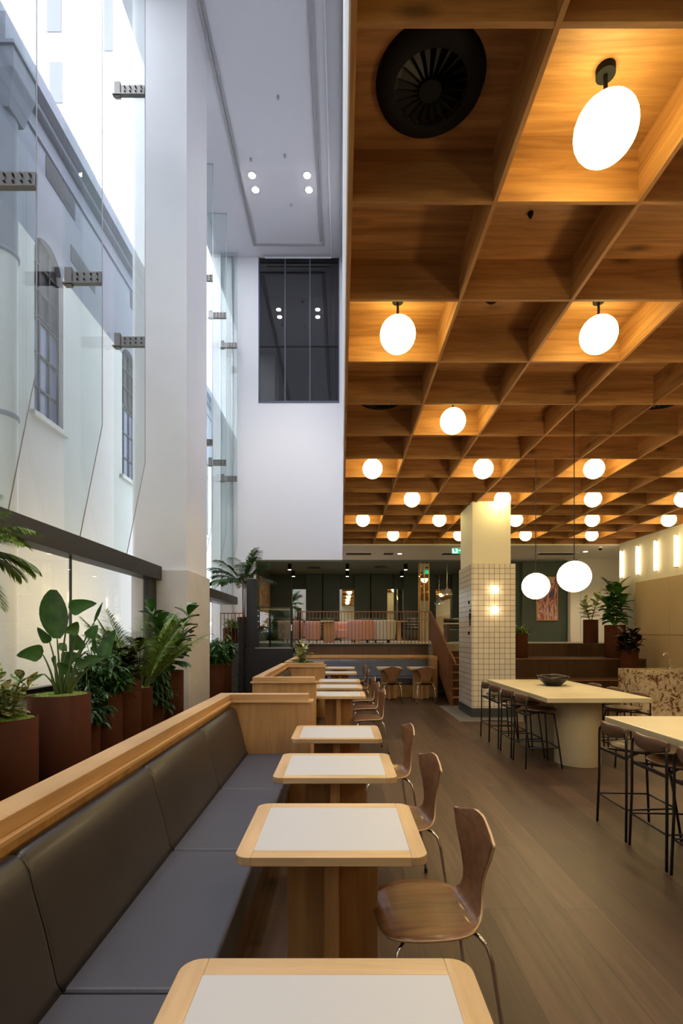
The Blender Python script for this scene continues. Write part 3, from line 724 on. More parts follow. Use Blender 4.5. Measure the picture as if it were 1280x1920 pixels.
def banquette_run(name, label, y0, y1, segs, near_panel, far_panel, XR=-.28):
    """banquette along Y, facing +X; back at X=-1.12..-1.0"""
    t = thing(name, label, 'banquette', (-.8,(y0+y1)/2,0))
    build('back_frame', MB().box(-1.12,-1.02,y0,y1,0,.925), M['oak_z'], t, world=True)
    ye0 = y0-(.12 if near_panel else 0); ye1 = y1+(.12 if far_panel else 0)
    build('ledge_trim', MB().box(-1.145,-.985,y0,y1,.925,.945), M['oak_y'], t, .003, world=True)
    build('cap_rail', MB().box(-1.12,-1.005,y0,y1,.945,1.0), M['oak_y'], t, .003, world=True)
    build('seat_base', MB().box(-1.02,-.47,y0,y1,.0,.31), M['brown_step'], t, world=True)
    for k, on in ((0,near_panel),(1,far_panel)):
        if not on: continue
        a, b = (y0-.12, y0) if k == 0 else (y1, y1+.12)
        p = build('end_panel', MB().box(-1.12,XR,a,b,0,.925), M['oak_z'], t, .002, world=True)
        build('ledge_trim', MB().box(-1.145,XR+.025,a-.022,b+.02,.925,.945), M['oak_x'], p, .003, world=True)
        build('cap_rail', MB().box(-1.12,XR-.02,a,b,.945,1.0), M['oak_x'], p, .003, world=True)
    ys = [y0+.004]+segs+[y1-.004]
    for a, b in zip(ys[:-1], ys[1:]):
        build('backrest_cushion', cushion_back(-.855,.465,a+.002,b-.002), M['leather'], t, world=True)
        build('seat_cushion', MB().box(-1.0,-.415,a+.003,b-.003,.31,.47), M['leather_seat'], t, .016, world=True, seg=3)
    return t
banquette_run('banquette', 'long charcoal leather banquette in oak nearest the viewer', -1.5, 4.58, [-.45,.53,1.53,2.53,3.53], False, True)
banquette_run('banquette', 'middle booth banquette with oak panels behind the first one', 6.49, 9.36, [7.45,8.40], True, True, -.32)
banquette_run('banquette', 'far left booth banquette joining the navy one at the platform', 10.0, 12.95, [11.0,12.0], True, False, -.32)
# near end panel of module 2/3 sits at 6.37/9.88
t = thing('planter_box', 'low oak planter box between the two booths holding the variegated plant', 'planter', (-.75,9.68,0))
build('box_side', MB().box(-1.10,-.34,9.49,9.875,0,.93), M['oak_z'], t, world=True)
build('moss', MB().box(-1.06,-.38,9.52,9.85,.93,.945), M['moss'], t, world=True)
# navy banquette facing camera
t = thing('banquette', 'navy leather banquette along the platform riser facing the viewer', 'banquette', (.7,12.8,0))
build('back_frame', MB().box(-1.12,2.32,12.99,13.11,0,.925), M['oak_z'], t, world=True)
build('ledge_trim', MB().box(-1.0,2.32,12.965,13.118,.925,.945), M['oak_x'], t, .003, world=True)
build('cap_rail', MB().box(-1.0,2.32,12.995,13.115,.945,1.0), M['oak_x'], t, .003, world=True)
p = build('end_panel', MB().box(2.20,2.32,12.25,12.985,0,.925), M['oak_z'], t, .002, world=True)
build('ledge_trim', MB().box(2.18,2.34,12.23,12.96,.925,.945), M['oak_y'], p, .003, world=True)
build('cap_rail', MB().box(2.20,2.32,12.25,12.99,.945,1.0), M['oak_y'], p, .003, world=True)
build('seat_base', MB().box(-.36,2.20,12.42,12.99,0,.30), M['oak_x'], t, world=True)
xs = [-.84,-.05,.72,1.42,2.19]
xs2 = [-.36,.40,1.10,1.75,2.19]
for a, b in zip(xs[:-1], xs[1:]):
    m = cushion_back(-.855,.465,0,b-a-.004)
    m.v = [(a+.002+y, 12.0-x-.0+(-.0), z) for x, y, z in m.v]
    m.v = [(x, y-.03, z) for x, y, z in m.v]
    m.f = [f[::-1] for f in m.f]
    build('backrest_cushion', m, M['navy'], t, world=True)
for a, b in zip(xs2[:-1], xs2[1:]):
    build('seat_cushion', MB().box(a+.003,b-.003,12.38,12.98,.31,.47), M['navy'], t, .016, world=True, seg=3)

# ================================================================== BALCONY, STAIRS, STEPS
def railing(name, label, x0, x1, y, ztop, zbot, step=.089):
    t = thing(name, label, 'railing', ((x0+x1)/2,y,zbot))
    build('handrail', MB().box(x0,x1,y-.025,y+.025,ztop-.025,ztop), M['rail'], t, .003, world=True)
    n = int((x1-x0)/step)
    for k in range(n+1):
        x = x0+.012+(x1-x0-.024)*k/n
        build('baluster', MB().box(x-.007,x+.007,y-.012,y+.012,zbot,ztop-.025), M['rail'], t, world=True)
    return t
railing('railing', 'copper brown balcony railing above the navy banquette', -1.20, 2.27, 13.09, 2.13, HP-.015)
r = railing('railing', 'short copper brown railing between the black lift and the glass wall', -3.16, -2.56, 13.20, 2.09, HP+.001)
t = thing('stair_railing', 'sloping copper brown stair balustrade left of the tiled column', 'railing', (2.3,11.7,0))
y0, z0, y1, z1 = 10.6, .97, 13.5, 2.13
build('handrail', MB().tube([(2.37,y0-.12,z0-.09),(2.37,y0,z0),(2.37,y1,z1)], .025, 10), M['rail'], t, world=True)
n = 30
for k in range(n+1):
    y = y0+.55+(y1-y0-.6)*k/n; zt = z0+(z1-z0)*(y-y0)/(y1-y0)
    zb = max(0, (y-10.9)*.53)
    build('baluster', MB().box(2.36,2.38,y-.03,y+.03,zb,zt-.01), M['rail'], t, world=True)
build('newel_post', MB().box(2.35,2.39,y0+.28,y0+.34,0,z0+.1), M['rail'], t, world=True)
build('stringer', MB().prism([(10.85,0),(11.05,0),(13.1,1.0),(13.1,1.30),(10.85,.14)], 2.355, 2.385, axis=0), M['rail'], t, world=True)
t = thing('staircase', 'dark timber stairs rising behind the tiled column', 'stairs', (3.1,12,0))
for k in range(1, 8):
    y = 10.95+.3*(k-1)
    build('step', MB().box(2.41,3.92,y,13.15 if k == 7 else y+.33,.16*(k-1),.16*k-.012), M['brown_step'], t, world=True)
    build('step_nosing', MB().box(2.41,3.92,y-.012,y+.3,.16*k-.012,.16*k), M['step_nose'], t, world=True)
t = thing('tiered_seating', 'wide dark brown timber steps for sitting, right of the tiled column', 'steps', (5.8,12.9,0))
for i, (y, za, zb) in enumerate(((11.8,0,.47),(12.6,.47,.93))):
    build('tier', MB().box(3.94,7.57,y,13.98,za,zb-.02), M['brown_step'], t, world=True)
    build('edge_trim', MB().box(3.94,7.57,y-.012,13.98,zb-.02,zb), M['step_nose'] if 0 else M['brown_step'], t, world=True)
    build('nosing', MB().box(3.94,7.57,y-.02,y-.012,zb-.022,zb+.001), M['step_nose'], t, world=True)
build('riser', MB().box(3.94,7.57,13.975,13.999,.93,HP), M['brown_step'], t, world=True)

# platform lift
t = thing('platform_lift', 'black platform lift with glass gate beside the balcony', 'lift', (-1.85,13.4,0))
build('lower_shaft', MB().box(-2.46,-1.23,12.9,13.97,0,1.17), M['lift'], t, world=True)
build('tall_post', MB().box(-2.43,-2.2,12.93,13.2,1.17,2.95), M['lift'], t, .004, world=True)
build('side_panel', MB().box(-2.56,-2.47,12.6,13.9,0,1.89), M['lift'], t, .004, world=True)
build('threshold', MB().box(-2.2,-1.26,12.89,12.97,1.17,1.195), M['steel'], t, world=True)
for (x0,x1,y) in ((-2.19,-2.10,12.93),(-1.30,-1.24,12.93),(-1.98,-1.94,13.9),(-1.16,-1.12,13.9)):
    build('gate_post', MB().box(x0,x1,y-.02,y+.02,1.17,2.23), M['black_metal'], t, world=True)
m = MB()
for k in range(7): m.cyl((-2.12,12.905,1.3+.14*k),.010,-.004,.004,8,axis=1)
build('bolts', m, M['chrome'], t, world=True)
build('glass_gate', MB().box(-2.10,-1.30,12.925,12.935,1.2,2.22), M['rail_glass'], t, world=True)
build('rear_glass', MB().box(-1.94,-1.16,13.895,13.905,1.2,2.22), M['rail_glass'], t, world=True)
build('top_rail', MB().box(-2.19,-1.24,12.92,12.945,2.22,2.24), M['black_metal'], t, world=True)
m = MB()
for k in range(22):
    m.box(-2.06+.034*k,-2.042+.034*k,12.918,12.924,2.165,2.18)
    m.box(-2.04+.034*k,-2.022+.034*k,13.888,13.894,2.185,2.20)
build('warning_dots', m, M['yellow'], t, world=True)
build('handle', MB().box(-1.285,-1.26,12.88,12.91,1.62,1.78), M['white'], t, world=True)

# ================================================================== LOUNGE BEYOND THE BALCONY
WB = 20.5; q = WB/F
px = lambda x: (x-CX)*q
for (a, b, lab) in ((508,548,'dark green wall panel at the left end of the lounge back wall'),(574,604,'dark green wall panel left of the centre of the lounge back wall'),(606,636,'dark green panel just behind the pink chairs, left of the middle mirror'),(664,693,'dark green panel right of the middle mirror on the lounge wall'),(695,725,'dark green panel left of the narrow paired mirrors'),(755,783,'dark green panel left of the mirrored column'),(803,815,'narrow dark green panel right of the mirrored column'),(845,905,'dark green panel beside the tiled column top')):
    o = build('wall_panel', MB().box(px(a),px(b),WB-.22,WB-.002,HP,3.92), M['dark_green'], None, .01); tag(o, lab, 'wall panel', 'dark green lounge panels')
for (a, b, lab) in ((548,574,'mirror strip at the left of the lounge wall showing pale light'),(636,664,'middle mirror strip reflecting a column of globes'),(725,738,'left one of two narrow mirrors reflecting globes'),(743,755,'right one of two narrow mirrors reflecting globes'),(815,845,'wide mirror beside the tiled column reflecting glowing tubes')):
    t = thing('wall_mirror', lab, 'mirror', (px((a+b)/2),WB-.03,HP), group='mirrors on the lounge back wall')
    build('mirror_pane', MB().box(px(a)+.01,px(b)-.01,WB-.03,WB-.01,HP+.02,3.34), M['mirror'], t, world=True)
    build('mirror_frame', MB().box(px(a),px(a)+.01,WB-.05,WB-.004,HP,3.34).box(px(b)-.01,px(b),WB-.05,WB-.004,HP,3.34).box(px(a),px(b),WB-.05,WB-.004,3.34,3.37), M['dark_green'], t, world=True)
o = build('wall_pier', MB().box(px(738),px(743),WB-.12,WB-.002,HP,3.92), M['dark_green']); tag(o, 'slim dark pier between the two narrow mirrors', 'wall panel')
t = thing('mirrored_column', 'square column of mirror strips in bronze frames on the balcony', 'column', (2.78,17.1,HP))
build('mirror_faces', MB().box(2.63,2.93,16.99,17.29,HP,3.93), M['mirror'], t, world=True)
m = MB()
for (x, y) in ((2.62,16.98),(2.765,16.97),(2.92,16.98),(2.62,17.28),(2.92,17.28)): m.box(x,x+.028,y,y+.028,HP,3.93)
for z in (HP,2.0,3.3,3.82): m.box(2.62,2.948,16.975,17.3,z,z+.02)
build('bronze_frame', m, M['brass'], t, world=True)
for i, (x, y) in enumerate(((-1.77,17.3),(.2,17.3),(2.19,17.3),(-1.83,19.3),(.22,19.3),(2.3,19.3),(4.4,18.4),(5.3,17.6))):
    lab = ['front left black cylinder spotlight','front middle black cylinder spotlight','front right black cylinder spotlight','rear left black cylinder spotlight','rear middle black cylinder spotlight','rear right black cylinder spotlight','black cylinder spotlight near the cone pendants','black cylinder spotlight right of the tiled column'][i]+' on the green lounge ceiling'
    t = thing('surface_downlight', lab, 'downlight', (x,y,3.93), group='black cylinder spotlights on the lounge ceiling')
    build('housing', MB().cyl((0,0,0),.065,-.2,0,18), M['black'], t); build('lamp', MB().cyl((0,0,0),.055,-.203,-.198,18), M['spot_small'], t)
for (x, y, lab) in ((-1.0,18.2,'round vent at the left of the green lounge ceiling'),(1.4,18.0,'round vent in the middle of the green lounge ceiling')):
    o = build('ceiling_vent', MB().lathe([(.05,-.02),(.2,-.03),(.26,0)], (x,y,3.93), 24), M['lift']); tag(o, lab, 'air vent')
for (x, y, z, lab) in ((3.54,17.0,2.86,'larger pale cone pendant lamp left of the tiled column'),(3.66,19.0,2.66,'smaller darker cone pendant lamp behind the larger one')):
    t = thing('cone_pendant', lab, 'pendant light', (x,y,z))
    build('shade', MB().lathe([(.19,0),(.025,.24),(.02,.29)], n=28), M['pale_fabric'] if y < 18 else M['grey_metal'], t)
    build('cord', MB().cyl((0,0,0),.008,.28,3.93-z,6), M['chrome'], t)
    build('bulb', MB().sphere((0,0,.04),.04,12), M['sconce'], t)
t = thing('painting', 'tall ochre abstract painting on the left lounge wall', 'painting', (-2.84,18.7,1.8))
build('canvas', MB().box(-2.848,-2.82,17.45,19.95,1.8,3.56), M['picture'], t, world=True)
build('frame', MB().box(-2.849,-2.81,17.40,17.45,1.75,3.61).box(-2.849,-2.81,19.95,20.0,1.75,3.61).box(-2.849,-2.81,17.4,20.0,3.56,3.61).box(-2.849,-2.81,17.4,20.0,1.75,1.8), M['brass'], t, world=True)
pa = at(1006,1100,16.8); pb = at(1043,1162,16.8)
t = thing('painting', 'red white and blue painting on the grey green wall behind the pendants', 'painting', ((pa.x+pb.x)/2,16.79,pb.z))
build('canvas', MB().box(pa.x,pb.x,16.76,16.795,pb.z,pa.z+.3), M['picture2'], t, world=True)
z0 = pb.z; z1 = pa.z+.3
build('frame', MB().box(pa.x-.03,pa.x,16.75,16.797,z0-.03,z1+.03).box(pb.x,pb.x+.03,16.75,16.797,z0-.03,z1+.03).box(pa.x,pb.x,16.75,16.797,z0-.03,z0).box(pa.x,pb.x,16.75,16.797,z1,z1+.03), M['oak_z'], t, world=True)
t = thing('door_1', 'plain white door in the far white wall', 'door', (8.25,16.48,HP), kind='structure')
build('door_leaf', MB().box(7.84,8.66,16.465,16.495,HP,3.2), M['warm_white'], t, world=True)
build('door_frame', MB().box(7.78,7.83,16.45,16.499,HP,3.26).box(8.67,8.72,16.45,16.499,HP,3.26).box(7.78,8.72,16.45,16.499,3.205,3.26), M['ceil_lilac'], t, world=True)
build('door_handle', MB().tube([(8.60,16.465,2.26),(8.60,16.42,2.26),(8.48,16.42,2.26)], .012, 8).cyl((8.6,16.455,2.36),.02,0,.012,12,axis=1), M['black_metal'], t, world=True)

def tub_chair(loc, rz, fab, label, group):
    t = thing('tub_armchair', label, 'armchair', loc, rz, group)
    rows = []
    N_ = 57
    for i in range(N_):
        a = radians(-20+220*i/(N_-1)); rib = .012*abs(sin(i*pi/4))
        row = []
        for (r, z) in ((.36,.10),(.385,.30),(.39,.55),(.385,.63),(.36,.66),(.325,.64),(.31,.55),(.31,.30)):
            rr = r+(rib if r > .35 else 0); row.append((rr*cos(a), -rr*sin(a)*.92, z))
        rows.append(row)
    m = MB().grid(rows, True); k = 8; m.f += [list(range(k))[::-1], [(N_-1)*k+j for j in range(k)]]; m.sm += [False]*2; m.mi += [0]*2
    build('ribbed_back', m, M[fab], t)
    build('seat', MB().prism(rrect(-.30,.30,-.25,.34,.12),.12,.40), M[fab], t, .03)
    for a in (45,135,225,315): build('foot', MB().cyl((.26*cos(radians(a)),.24*sin(radians(a)),0),.02,0,.12,10), M['black_metal'], t)
    return t
g = 'ribbed tub armchairs on the balcony'
a1 = tub_chair((.56,14.55,HP), 0, 'pink', 'pink ribbed tub armchair right of centre behind the railing', g)
sm_ = dup(a1, (-.84,14.9,HP), 0, 'pink ribbed tub armchair left of centre behind the railing, beside a wooden table leg', g)
sm_.scale = (.6,.8,.96)
dup(a1, (-1.55,15.5,HP), .5, 'pink tub armchair seen through the railing beside the lift', g)
dup(a1, (.15,16.4,HP), pi, 'pink tub armchair facing the viewer behind the other pink ones', g)
tub_chair((1.18,14.75,HP), 0, 'pale_fabric', 'pale grey ribbed tub armchair beside the pink one', g)
for (x, y, w, h, lab) in ((-.42,15.3,.2,.62,'square stone topped table with a wooden base between the pink chairs'),(.45,17.6,.6,.42,'low pale lounge table behind the pink chairs')):
    t = thing('lounge_table', lab, 'table', (x,y,HP)); build('top', MB().prism(rrect(-w,w,-.35,.35,.04),h,h+.04), M['pale_fabric'] if 0 else M['bar_stone'], t); build('base', MB().box(-.12,.2,-.2,.2,0,h), M['leg_z'], t)
for (a, b, lab) in ((509,547,'dark green bench with rolled back seen through the lift glass'),(576,634,'dark green bench with rolled back behind the left pink chairs'),(666,724,'dark green bench with rolled back behind the pale armchair'),(757,814,'dark green bench with rolled back behind the mirrored column')):
    x0, x1 = px(a)*.97, px(b)*.97
    t = thing('lounge_bench', lab, 'bench', ((x0+x1)/2,19.8,HP), group='rolled back benches along the lounge wall')
    build('seat', MB().box(x0,x1,19.45,20.0,HP+.12,HP+.42), M['green_leather'], t, .03, world=True)
    build('plinth', MB().box(x0+.05,x1-.05,19.55,20.2,HP,HP+.12), M['brown_step'], t, world=True)
    for k in range(4):
        build('back_roll', MB().tube([(x0,20.05+.02*k,HP+.49+.115*k),(x1,20.05+.02*k,HP+.49+.115*k)], .062, 14), M['green_leather'], t, world=True)
for (x, lab) in ((-2.1,'small wooden table in front of the bench seen through the lift'),(2.15,'small wooden table left of the mirrored column')):
    t = thing('lounge_table', lab, 'table', (x,18.9,HP)); build('top', MB().box(-.3,.3,-.3,.3,.71,.74), M['oak_x'], t, .004); build('base', MB().box(-.06,.06,-.06,.06,0,.71).box(-.2,.2,-.2,.2,0,.03), M['leg_z'], t)
t = thing('high_table', 'wooden high table on the balcony beside the tiled column', 'table', (3.75,16.0,HP))
build('top', MB().box(-.55,.6,-.3,.3,.56,.60), M['oak_x'], t, .004); build('leg', MB().box(.15,.5,-.2,.2,0,.56), M['brown_step'], t); build('leg', MB().box(-.45,-.38,-.2,.2,0,.56), M['brown_step'], t)
t = thing('lounge_bench', 'dark bench behind the high table beside the tiled column', 'bench', (3.95,17.4,HP))
build('seat', MB().box(-.4,.4,-.2,.2,0,.42), M['green_leather'], t, .02)
for k in range(3): build('back_roll', MB().tube([(-.4,.2,.5+.12*k),(.4,.2,.5+.12*k)], .06, 12), M['green_leather'], t)

# marble counter and tap
t = thing('marble_counter', 'cream and brown veined marble counter by the right wall', 'counter', (6.4,9.2,0))
build('stone_block', MB().box(5.21,7.57,8.82,9.55,0,.90), M['marble'], t, .004, world=True)
build('sink', MB().box(5.9,6.3,9.0,9.3,.896,.903), M['steel'], t, world=True)
build('plinth', MB().box(5.1,7.57,8.62,8.815,0,.05), M['white'], t, world=True)
t = thing('tap', 'slim chrome gooseneck tap on the marble counter', 'tap', (6.08,9.38,.90))
build('spout', MB().tube([(0,0,0),(0,0,.20),(-.01,0,.25),(-.04,0,.28),(-.08,0,.285),(-.115,0,.265),(-.13,0,.225)], .011, 10), M['chrome'], t)
build('lever', MB().cyl((0,0,0),.02,0,.06,14).tube([(0,0,.05),(.07,0,.065)], .007, 8), M['chrome'], t)

# ================================================================== PLANTS
def planter(t, r, h, moss=True):
    build('planter', MB().lathe([(1e-3,0),(r*.98,0),(r,.012),(r,h),(r-.014,h),(r-.014,h-.05)], n=48), M['rust'], t)
    m = MB(); rnd = random.Random(int(r*1000+h*777)); rows = []
    for i in range(9):
        rr = (r-.013)*i/8; rows.append([(rr*cos(2*pi*k/28), rr*sin(2*pi*k/28), h-.02+rnd.uniform(0,.03)*(1 if i < 8 else .3)) for k in range(28)])
    m.grid(rows, True, 0, True); build('moss', m, M['moss'], t)
def curve(p0, p1, sag, n=6):
    p0 = V(p0); p1 = V(p1); mid = (p0+p1)/2+V(sag)
    return [p0*(1-u)**2+mid*2*u*(1-u)+p1*u*u for u in [i/n for i in range(n+1)]]
def plant(name, label, cat_loc, r, h, leafmat, stemmat, filler, group=None):
    t = thing(name, label, 'potted plant', cat_loc, group=group)
    planter(t, r, h); L = MB(); S = MB(); filler(L, S, h, random.Random(hash_(label)))
    build('stems', S, M[stemmat], t); build('foliage', L, M[leafmat], t); return t
def hash_(s): return sum((i+1)*ord(c) for i, c in enumerate(s)) % 99991
def f_bushy(R, H, n, L0, W0, droop=.5, shape='lance', low=-.1):
    def f(L, S, h, rn):
        for i in range(n):
            a = rn.uniform(0,2*pi); rr = R*sqrt(rn.uniform(.05,1)); top = h+H*rn.uniform(.25,1)*(1-.35*(rr/R)**2)+low*(rr/R)**3
            p = curve((.05*cos(a),.05*sin(a),h-.02),(rr*cos(a),rr*sin(a),top),(.0,.0,.08),4); S.tube(p,.004,5)
            for k in range(9):
                u = rn.uniform(.35,1); j = min(3,int(u*4)); q = p[j].lerp(p[j+1], u*4-j) if u < 1 else p[4]
                b = a+rn.uniform(-1.6,1.6); e = rn.uniform(-.35,.75)
                L.leaf(q, (cos(b)*cos(e),sin(b)*cos(e),sin(e)), L0*rn.uniform(.6,1.1), W0*rn.uniform(.7,1.1), droop*rn.uniform(.6,1.5), shape, 4)
    return f
def f_palm(n, Lf, Lz, trunk=0., spread=1., r0=.05, leaflet=.2, up0=.6, lw=.020, dens=3):
    def f(L, S, h, rn):
        base = h+trunk
        if trunk:
            for k in range(3): S.tube([(.03*cos(k*2.1),.03*sin(k*2.1),h-.02),(.045*cos(k*2.1+.4),.045*sin(k*2.1+.4),base)], [.02,.012], 8)
        for i in range(n):
            a = 2*pi*i/n+rn.uniform(-.3,.3); el = rn.uniform(up0,1.35); d = V((cos(a)*cos(el),sin(a)*cos(el),sin(el)))
            p = V((r0*cos(a),r0*sin(a),base-.05)); pts = [p.copy()]; LL = Lf*rn.uniform(.75,1.1); ns = 14
            for k in range(ns):
                d = (d+V((0,0,-.075*spread*(k/ns+.25)))).normalized(); p = p+d*LL/ns; pts.append(p.copy())
            S.tube(pts, [.007*(1-.75*k/ns) for k in range(ns+1)], 5)
            for k in range(dens*ns):
                u = .2+.78*k/(dens*ns); x = u*ns; j = min(ns-1,int(x)); q = pts[j].lerp(pts[j+1], x-j); dd = (pts[j+1]-pts[j]).normalized()
                sd = dd.cross(V((0,0,1)))
                if sd.length < .1: sd = V((-sin(a),cos(a),0))
                sd.normalize(); ll = leaflet*(sin(pi*(.15+.8*(u-.2)/.8))**.6)*rn.uniform(.85,1.1)
                for s in (-1,1):
                    L.leaf(q, dd*.75+sd*s*.8+V((0,0,.12)), ll, lw, .35*rn.uniform(.6,1.5), 'lance', 3, .3)
    return f
def f_fiddle(nst, H, L0, W0, R=.18, per=16, shape='obovate', bend=.35):
    def f(L, S, h, rn):
        for s in range(nst):
            a = 2*pi*s/nst+.4; rr = R*rn.uniform(.6,1.1); hh = H*(1-.22*(s % 3))
            p = curve((.03*cos(a),.03*sin(a),h-.02),(rr*cos(a),rr*sin(a),h+hh),(0,0,.05),8); S.tube(p,[.011-.0007*k for k in range(9)],7)
            for k in range(per):
                u = .15+.85*k/(per-1); x = u*8; j = min(7,int(x)); q = p[j].lerp(p[j+1], x-j)
                b = k*2.4+s; e = .15+.95*(k/per)**2+rn.uniform(-.2,.2)
                L.leaf(q, (cos(b)*cos(e),sin(b)*cos(e),sin(e)), L0*rn.uniform(.75,1.1), W0*rn.uniform(.8,1.1), bend*rn.uniform(.6,1.6), shape, 6, .3)
    return f
def f_strel(spec, Z, org):
    def f(L, S, h, rn):
        for (bx, by, tx, ty, w, dz, bend) in spec:
            b = at(bx,by,Z+dz)-V(org); tp = at(tx,ty,Z+dz*1.6-.03)-V(org); st = V((b.x*.25+rn.uniform(-.05,.05), dz*.2, h-.02))
            S.tube(curve(st, b, (-(b.x-st.x)*.25, 0, (b.z-st.z)*.12), 8), [.013-.0009*k for k in range(9)], 7)
            d = tp-b; vw = V((0,-1,.12)); sd = d.cross(vw).normalized()
            W = w*(Z+dz)/F; L.leaf(b, d.normalized()+V((0,0,bend*.3)), d.length*1.05, W, bend, 'paddle' if w > 45 else 'ovate' if w > 18 else 'lance', 8, .22, side=sd)
        for k in range(10):
            a = rn.uniform(0,6.28); S.tube(curve((.04*cos(a),.04*sin(a),h-.02),(.1*cos(a),.1*sin(a),h+rn.uniform(.1,.3)),(0,0,.02),4), [.014,.012,.010,.008,.004], 6)
    return f
gp = 'rust red cylinder planters along the glass wall'
def P(label, loc, r, h, lm, sm, fl, name='potted_plant', g=gp): return plant(name, label, (loc[0],loc[1],loc[2] if len(loc) > 2 else 0), r, h, lm, sm, fl, g)
P('tall palm whose green fronds reach in at the left edge', (-2.86,3.75), .22, .60, 'palm', 'trunk', f_palm(30,.55,.2,1.6,1.5,.04,.19,-.6,.011,6), 'potted_palm')
P('cream variegated leafy plant in the low planter at the left edge', (-2.93,4.40), .26, .82, 'varieg', 'stem', f_fiddle(9,.33,.17,.09,.20,11,'oval',.2))
org = (-2.81,5.06,0)
spec = [(107,1197,101,1110,54,-.12,.05),(131,1145,176,1122,32,.05,.35),(80,1227,34,1216,34,-.1,.5),(93,1204,70,1178,20,-.05,-.1),(148,1180,121,1176,28,-.06,.5),(150,1218,138,1185,30,.0,.1),(168,1197,180,1172,26,.06,.3),
        (176,1168,192,1130,8,.1,0),(83,1264,46,1276,8,-.12,.7),(178,1228,176,1190,10,.1,0),(190,1235,214,1182,30,.12,.05),(125,1220,112,1205,18,.1,.2),(100,1245,104,1228,14,-.1,.2),(145,1250,165,1232,30,-.1,.5),(130,1262,112,1240,26,.0,.4),(160,1245,190,1225,26,.05,.5),(118,1240,150,1222,30,.1,.4)]
P('bird of paradise plant with one big upright paddle leaf in the largest planter', org[:2], .28, .95, 'leaf2', 'stem', f_strel(spec, 5.06, org))
P('low dark green bushy plant spilling over the small planter beside the largest one', (-2.85,5.60), .17, .63, 'leaf3', 'stem', f_bushy(.27,.62,60,.17,.05,.7,'lance',-.3))
P('dense green bush in the planter right of the largest one', (-2.88,6.07), .24, .855, 'leaf', 'stem', f_bushy(.34,.78,105,.18,.055,.6,'lance',-.2))
P('dark burgundy leaved rubber plant in the tall planter in the middle of the row', (-2.88,6.62), .25, .94, 'burg', 'trunk', f_fiddle(6,.42,.28,.15,.22,11,'oval',.3))
P('feathery golden green palm in the narrow planter in the row', (-2.87,7.14), .20, .80, 'palm', 'stem', f_palm(32,1.15,.2,0,.85,.10,.25,.92,.014,4), 'potted_palm')
P('dark shiny bush trailing over the lowest planter near the white column', (-2.85,7.62), .18, .56, 'leaf3', 'stem', f_bushy(.30,.75,85,.18,.055,.9,'lance',-.3))
P('fiddle leaf fig with broad leaves in front of the white column', (-2.82,8.22), .25, .95, 'leaf', 'trunk', f_fiddle(6,.95,.30,.24,.33,20))
P('leafy green bush in the planter just beyond the white column', (-3.05,12.0), .26, .83, 'leaf', 'stem', f_bushy(.36,.62,90,.2,.06,.5))
P('second leafy bush beyond the white column, beside the black lift', (-3.02,12.72), .25, .85, 'leaf2', 'stem', f_bushy(.34,.85,80,.24,.06,.4))
P('spiky green plant in a pot behind the short railing', (-3.02,13.75,HP), .19, .42, 'palm', 'stem', f_bushy(.16,.28,20,.24,.045,.2), g=None)
P('tall dark palm rising behind the black lift post', (-2.78,14.4,HP), .18, .74, 'leaf', 'trunk', f_palm(22,1.15,.2,1.0,1.3,.04,.34,.1,.026,4), 'potted_palm', None)
P('variegated leafy plant in a rust pot in front of the far white door', (7.03,14.3,HP), .195, .66, 'varieg', 'trunk', f_fiddle(4,.60,.27,.13,.26,13,'oval',.15), g=None)
P('big green plant with large glossy leaves in a wide rust pot by the right wall', (7.12,13.2,.93), .25, .84, 'leaf2', 'stem', f_fiddle(6,1.0,.36,.23,.20,14,'oval',.35), g=None)
P('dark leaved plant in a rust pot on the lowest wide step', (6.93,12.2,.47), .19, .66, 'burg', 'trunk', f_fiddle(6,.46,.27,.18,.24,11,'oval',.4), g=None)
P('small spiky green plant in a tall rust pot right beside the tiled column', (4.60,13.0,.93), .17, .62, 'palm', 'stem', f_bushy(.17,.30,22,.24,.03,.3), g=None)
t = thing('leafy_plant', 'small cream variegated plant growing from the oak planter box', 'plant', (-.76,9.68,.93))
L = MB(); S = MB(); f_fiddle(4,.30,.23,.10,.06,10,'oval',.15)(L, S, .02, random.Random(5)); build('stems', S, M['stem'], t); build('foliage', L, M['varieg'], t)

